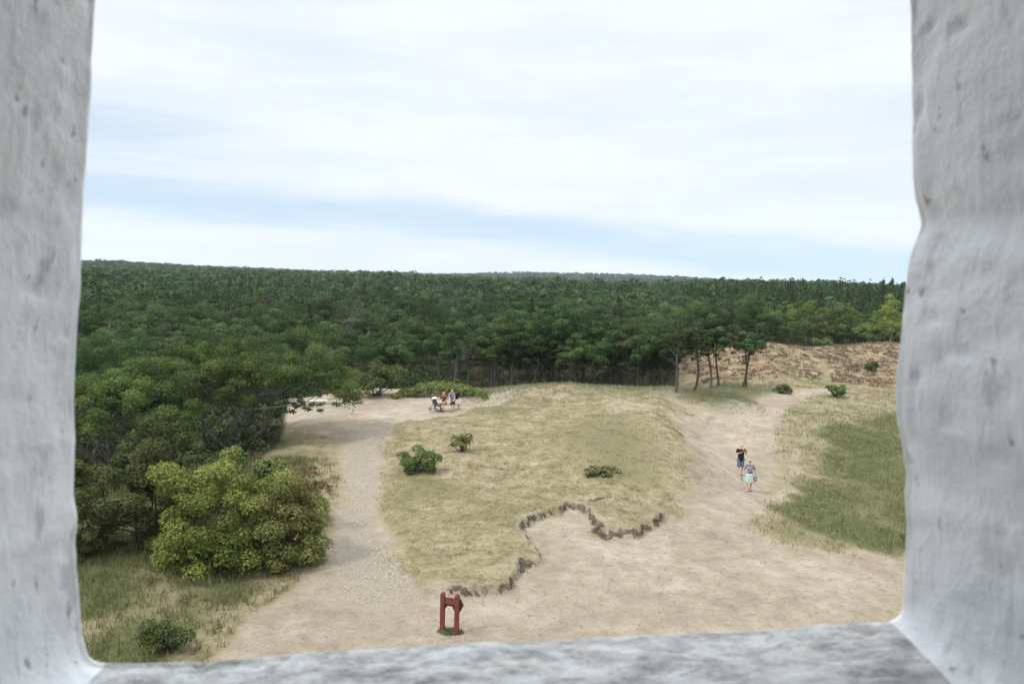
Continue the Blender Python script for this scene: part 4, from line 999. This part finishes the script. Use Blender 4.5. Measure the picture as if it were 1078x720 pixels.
# man in black behind her
xy = P(779, 500); z = ground_z(*xy)
J = walk(0.08); J.update(elL=(-0.27, -0.10, 1.17), wrL=(-0.06, -0.30, 1.30), elR=(0.29, -0.08, 1.17), wrR=(0.07, -0.26, 1.46), palmL=(0, 0.3, 1), palmR=(-0.5, 0.6, 0.2))
man, HPm = person('man in a black t-shirt and denim shorts walking with one hand raised to his face', (xy[0], xy[1], z), -0.15, J,
    [('t_shirt', torso_shirt(J, 1.08, 0.6, -0.02), M_BLACK), ('shorts', shorts(J, 0.95, 1.1), M_DENIM), ('shoe', shoes(J), M_SHOE)], lambda H_: [('e', H_(0, -0.035, 0.045), (0.078, 0.075, 0.085))], M_SKIN, (0, -1, -0.1), 1.05, True)
# the group at the far side of the sand
gx, gy = P(473, 433); gz = ground_z(gx, gy)
M_BENCHW = bark_material('weathered_bench_wood', (0.13, 0.10, 0.075), (0.30, 0.25, 0.20)); M_PALEW = bark_material('pale_bench_wood', (0.42, 0.39, 0.33), (0.68, 0.65, 0.58))
def bench(label, loc, rz, mat, length=1.7, legmat=None, name='bench'):
    r_ = tag(empty(name, loc, rz), label, 'bench')
    bm = bmesh.new()
    for k in (-1, 0, 1): box(bm, (0, k*0.135, 0.45), (length, 0.12, 0.05))
    bm_obj('seat', bm, mat, r_, bevel=0.006)
    for sx in (-1, 1):
        for sy in (-1, 1):
            bm = bmesh.new(); box(bm, (sx*(length/2-0.2), sy*0.15, 0.19), (0.10, 0.09, 0.46)); bm_obj('leg', bm, legmat or mat, r_, bevel=0.006)
        bm = bmesh.new(); box(bm, (sx*(length/2-0.2), 0, 0.38), (0.08, 0.21, 0.07)); bm_obj('crossbar', bm, legmat or mat, r_, bevel=0.005)
    return r_
bench('dark wooden bench under the seated person on the sand', (gx+0.0, gy+0.35, gz), 0.08, M_BENCHW, 1.7)
J = dict(pelvis=(0, 0.02, 0.90), chest=(-0.10, -0.14, 1.20), neck=(-0.16, -0.22, 1.38), head=(-0.22, -0.31, 1.53), shL=(-0.33, -0.16, 1.33), shR=(0.03, -0.20, 1.35), hipL=(-0.09, 0.02, 0.86), hipR=(0.09, 0.02, 0.86),
    knL=(-0.11, -0.02, 0.47), knR=(0.12, 0.02, 0.47), anL=(-0.12, 0.02, 0.09), anR=(0.14, 0.05, 0.09), toeL=(-0.3, -1, 0), toeR=(0.2, -1, 0),
    elL=(-0.42, -0.30, 1.08), wrL=(-0.40, -0.48, 0.90), elR=(0.0, -0.34, 1.08), wrR=(-0.14, -0.50, 0.92), palmL=(0.6, 0, -0.6), palmR=(-0.6, 0, -0.6))
px0, py0 = gx+0.25, gy-0.28; pz0 = ground_z(px0, py0)
bp_, _h = person('person in a lilac checked shirt and dark blue shorts bending forward beside the bench', (px0, py0, pz0), 0.5, J,
    [('shirt', torso_shirt(J, 1.05, 0.7, -0.05), M_PLAID), ('shorts', shorts(J, 0.75, 1.05), M_NAVY), ('shoe', shoes(J), M_SHOE)], lambda H_: [('e', H_(0, -0.02, 0.045), (0.084, 0.088, 0.09))], M_SKIN, (-0.3, -0.8, -0.6), 1.0, True)
r_ = tag(empty('backpack', (px0, py0, pz0), 0.5), 'black backpack on the back of the person bending forward beside the bench', 'backpack')
skin('pack', [('c', (0.30, 0.02, 1.27), (0.34, 0.06, 1.02), 0.12, 0.14), ('c', (0.18, 0.08, 1.25), (0.20, 0.12, 1.0), 0.11, 0.13)], M_BLACK, r_, 0.014, 3)
for sgn in (0, 1):
    V_, F_ = tubes([([(0.16-0.3*sgn, 0.05, 1.30), (0.04-0.34*sgn, -0.20, 1.42), (0.06-0.34*sgn, -0.27, 1.26), (0.10-0.26*sgn, -0.05, 1.02)], [0.018]*4)], 6)
    mesh_arrays('shoulder_strap', V_, F_, M_BLACK, None, r_, smooth=True)
J = dict(pelvis=(0, 0.05, 0.58), chest=(0, -0.02, 0.90), neck=(0, -0.06, 1.08), head=(0, -0.10, 1.24), shL=(-0.18, -0.04, 1.02), shR=(0.18, -0.04, 1.02), hipL=(-0.09, 0.03, 0.56), hipR=(0.09, 0.03, 0.56),
    knL=(-0.13, -0.40, 0.55), knR=(0.13, -0.40, 0.55), anL=(-0.13, -0.42, 0.09), anR=(0.13, -0.38, 0.09), toeL=(-0.2, -1, 0), toeR=(0.2, -1, 0),
    elL=(-0.25, -0.16, 0.80), wrL=(-0.14, -0.36, 0.68), elR=(0.25, -0.16, 0.80), wrR=(0.12, -0.36, 0.68), palmL=(0, 0, -1), palmR=(0, 0, -1))
sx0, sy0 = gx-0.42, gy+0.33; sz0 = ground_z(sx0, sy0)
st_, HPs = person('person in a rust red top sitting on the dark bench beside the bending person', (sx0, sy0, gz), -0.3, J,
    [('top', torso_shirt(J, 1.0, 0.75, 0.0), M_RUST), ('trousers', shorts(J, 1.0, 0.95), M_KHAKI), ('shoe', shoes(J), M_SHOE)], lambda H_: [('e', H_(0, -0.03, 0.03), (0.088, 0.085, 0.10))], M_SKIN, (0.2, -1, -0.3))
# pushchair left of the bench
r_ = tag(empty('pushchair', (gx-0.98, gy-0.05, gz), 0.9), 'folded-back pushchair with a white canopy and dark frame left of the seated person', 'pushchair')
skin('canopy', [('e', (0, 0.14, 0.92), (0.20, 0.16, 0.09)), ('e', (0, 0.22, 0.86), (0.17, 0.09, 0.10))], M_WHITEC, r_, 0.014, 2)
skin('seat', [('c', (-0.12, 0.16, 0.78), (-0.12, -0.02, 0.42), 0.06, 0.06), ('c', (0.12, 0.16, 0.78), (0.12, -0.02, 0.42), 0.06, 0.06), ('c', (0, 0.16, 0.78), (0, -0.02, 0.42), 0.07, 0.07), ('c', (-0.12, -0.02, 0.42), (-0.12, -0.32, 0.44), 0.05, 0.05), ('c', (0.12, -0.02, 0.42), (0.12, -0.32, 0.44), 0.05, 0.05), ('c', (0, -0.02, 0.42), (0, -0.32, 0.44), 0.06, 0.06)], M_SHOE, r_, 0.014, 2)
V_, F_ = tubes([([(s*0.2, 0.42, 1.0), (s*0.2, 0.1, 0.62), (s*0.22, -0.36, 0.13)], [0.014]*3) for s in (-1, 1)]+[([(s*0.2, 0.05, 0.60), (s*0.22, 0.32, 0.13)], [0.014]*2) for s in (-1, 1)]+[([(-0.2, 0.42, 1.0), (0.2, 0.42, 1.0)], [0.017]*2), ([(-0.22, 0.32, 0.13), (0.22, 0.32, 0.13)], [0.012]*2), ([(-0.2, 0.0, 0.4), (0.2, 0.0, 0.4)], [0.02]*2)], 8)
mesh_arrays('frame', V_, F_, M_BLACK, None, r_, smooth=True)
for sx in (-1, 1):
    for yy in (-0.36, 0.32):
        a = np.linspace(0, 2*math.pi, 21); ring = [(sx*0.25, yy+0.11*math.cos(q), 0.13+0.11*math.sin(q)) for q in a]
        sp = [([(sx*0.25, yy-0.11*math.cos(q), 0.13-0.11*math.sin(q)), (sx*0.25, yy+0.11*math.cos(q), 0.13+0.11*math.sin(q))], [0.006]*2) for q in (0.2, 1.25, 2.3)]
        V_, F_ = tubes([(ring, [0.02]*21)]+sp, 6); mesh_arrays('wheel', V_, F_, M_BLACK, None, r_, smooth=True)

# ------------------------------------------------------------------ benches and the red post frame
xy = P(331, 428); bench('pale plank bench beside the low pine branch at the edge of the sand', (xy[0], xy[1], ground_z(*xy)), 0.35, M_PALEW, 1.9, M_BENCHW)
def red_material():
    t = NT('red_painted_wood'); n = t.noise(7, 5, 0.65, t.scaled(3, 3, 0.5))
    return t.done(t.ramp(n, [(0.3, (0.09, 0.026, 0.021)), (0.6, (0.155, 0.038, 0.030)), (0.8, (0.20, 0.065, 0.05))]), 0.7, t.bump(n, 0.01, 0.6), 0.3)
M_REDW = red_material()
M_DKRED = cloth_material('dark_red_board', (0.085, 0.030, 0.024), 0.7)
s1 = np.array(P(465.5, 664)); s2 = np.array(P(480.5, 667)); sc_ = (s1+s2)/2; dv = s2-s1; width = float(np.linalg.norm(dv)); ang = math.atan2(dv[1], dv[0])
zs = ground_z(*sc_)
sign = tag(empty('signpost', (sc_[0], sc_[1], zs), ang), 'red wooden post frame with a crossboard and arrow-shaped board on the bare sand', 'signpost')
PH = 1.30
for sx in (-1, 1):
    bm = bmesh.new(); box(bm, (sx*width/2, 0, PH/2-0.15), (0.13, 0.13, PH+0.3))
    top = [v for v in bm.verts if v.co.z > PH-0.2]
    for v in top: v.co.z -= 0.05
    r_e = bmesh.ops.extrude_face_region(bm, geom=[f for f in bm.faces if all(v in top for v in f.verts)])
    vs_ = [g for g in r_e['geom'] if isinstance(g, bmesh.types.BMVert)]
    for v in vs_: v.co.z += 0.06; v.co.x = sx*width/2+(v.co.x-sx*width/2)*0.25; v.co.y *= 0.25
    bm_obj('post', bm, M_REDW, sign)
bm = bmesh.new(); box(bm, (0, -0.02, PH-0.26), (width-0.13, 0.05, 0.22)); bm_obj('crossboard', bm, M_REDW, sign, bevel=0.006)
bm = bmesh.new(); box(bm, (0, 0.03, PH-0.40), (width-0.13, 0.06, 0.08)); bm_obj('rail', bm, M_DKRED, sign, bevel=0.005)
for sx in (-1, 1):
    bm = bmesh.new(); x0 = sx*(width/2-0.067)
    vs_ = [bm.verts.new(p) for yy in (-0.03, 0.03) for p in ((x0, yy, PH-0.45), (x0-sx*0.09, yy, PH-0.45), (x0, yy, PH-0.58))]
    for f in ((0, 1, 2), (5, 4, 3), (0, 3, 4, 1), (1, 4, 5, 2), (2, 5, 3, 0)): bm.faces.new([vs_[i] for i in f])
    bm_obj('bracket', bm, M_DKRED, sign)
bm = bmesh.new(); zc_ = PH-0.38; x0 = width/2+0.068
out_ = [(x0-0.06, zc_+0.20), (x0+0.01, zc_+0.20), (x0+0.13, zc_), (x0+0.01, zc_-0.24), (x0-0.06, zc_-0.24)]
vs_ = [bm.verts.new((a, yy, b)) for yy in (0.068, 0.098) for a, b in out_]
bm.faces.new(vs_[:5]); bm.faces.new(vs_[5:][::-1])
for i in range(5): bm.faces.new((vs_[i], vs_[i+5], vs_[(i+1) % 5+5], vs_[(i+1) % 5]))
bm_obj('arrow_board', bm, M_DKRED, sign)
n = 500; a_ = rg.rand(n)*6.28; q_ = rg.rand(n)**0.6
gxs, gys = sc_[0]+0.05+q_*np.cos(a_)*0.42, sc_[1]+q_*np.sin(a_)*0.22
blades('weed_tuft', 'green weeds growing at the foot of the red post frame', 'weeds', (gxs, gys, terrain(gxs, gys)[0]), 3, 0.09, 0.012, 0.03, M_GRASSG, rg, 0.9)

# ------------------------------------------------------------------ the air
bm = bmesh.new(); box(bm, (0, 1650, 70), (5200, 3900, 164))
hz_m = bpy.data.materials.new('haze'); hz_m.use_nodes = True; nt_ = hz_m.node_tree; nt_.nodes.remove(nt_.nodes['Principled BSDF'])
pv = nt_.nodes.new('ShaderNodeVolumePrincipled'); pv.inputs['Color'].default_value = (0.82, 0.90, 1.0, 1); pv.inputs['Density'].default_value = 0.00009; pv.inputs['Anisotropy'].default_value = 0.2
nt_.links.new(pv.outputs[0], nt_.nodes['Material Output'].inputs['Volume'])
tag(bm_obj('haze', bm, hz_m), kind='stuff')
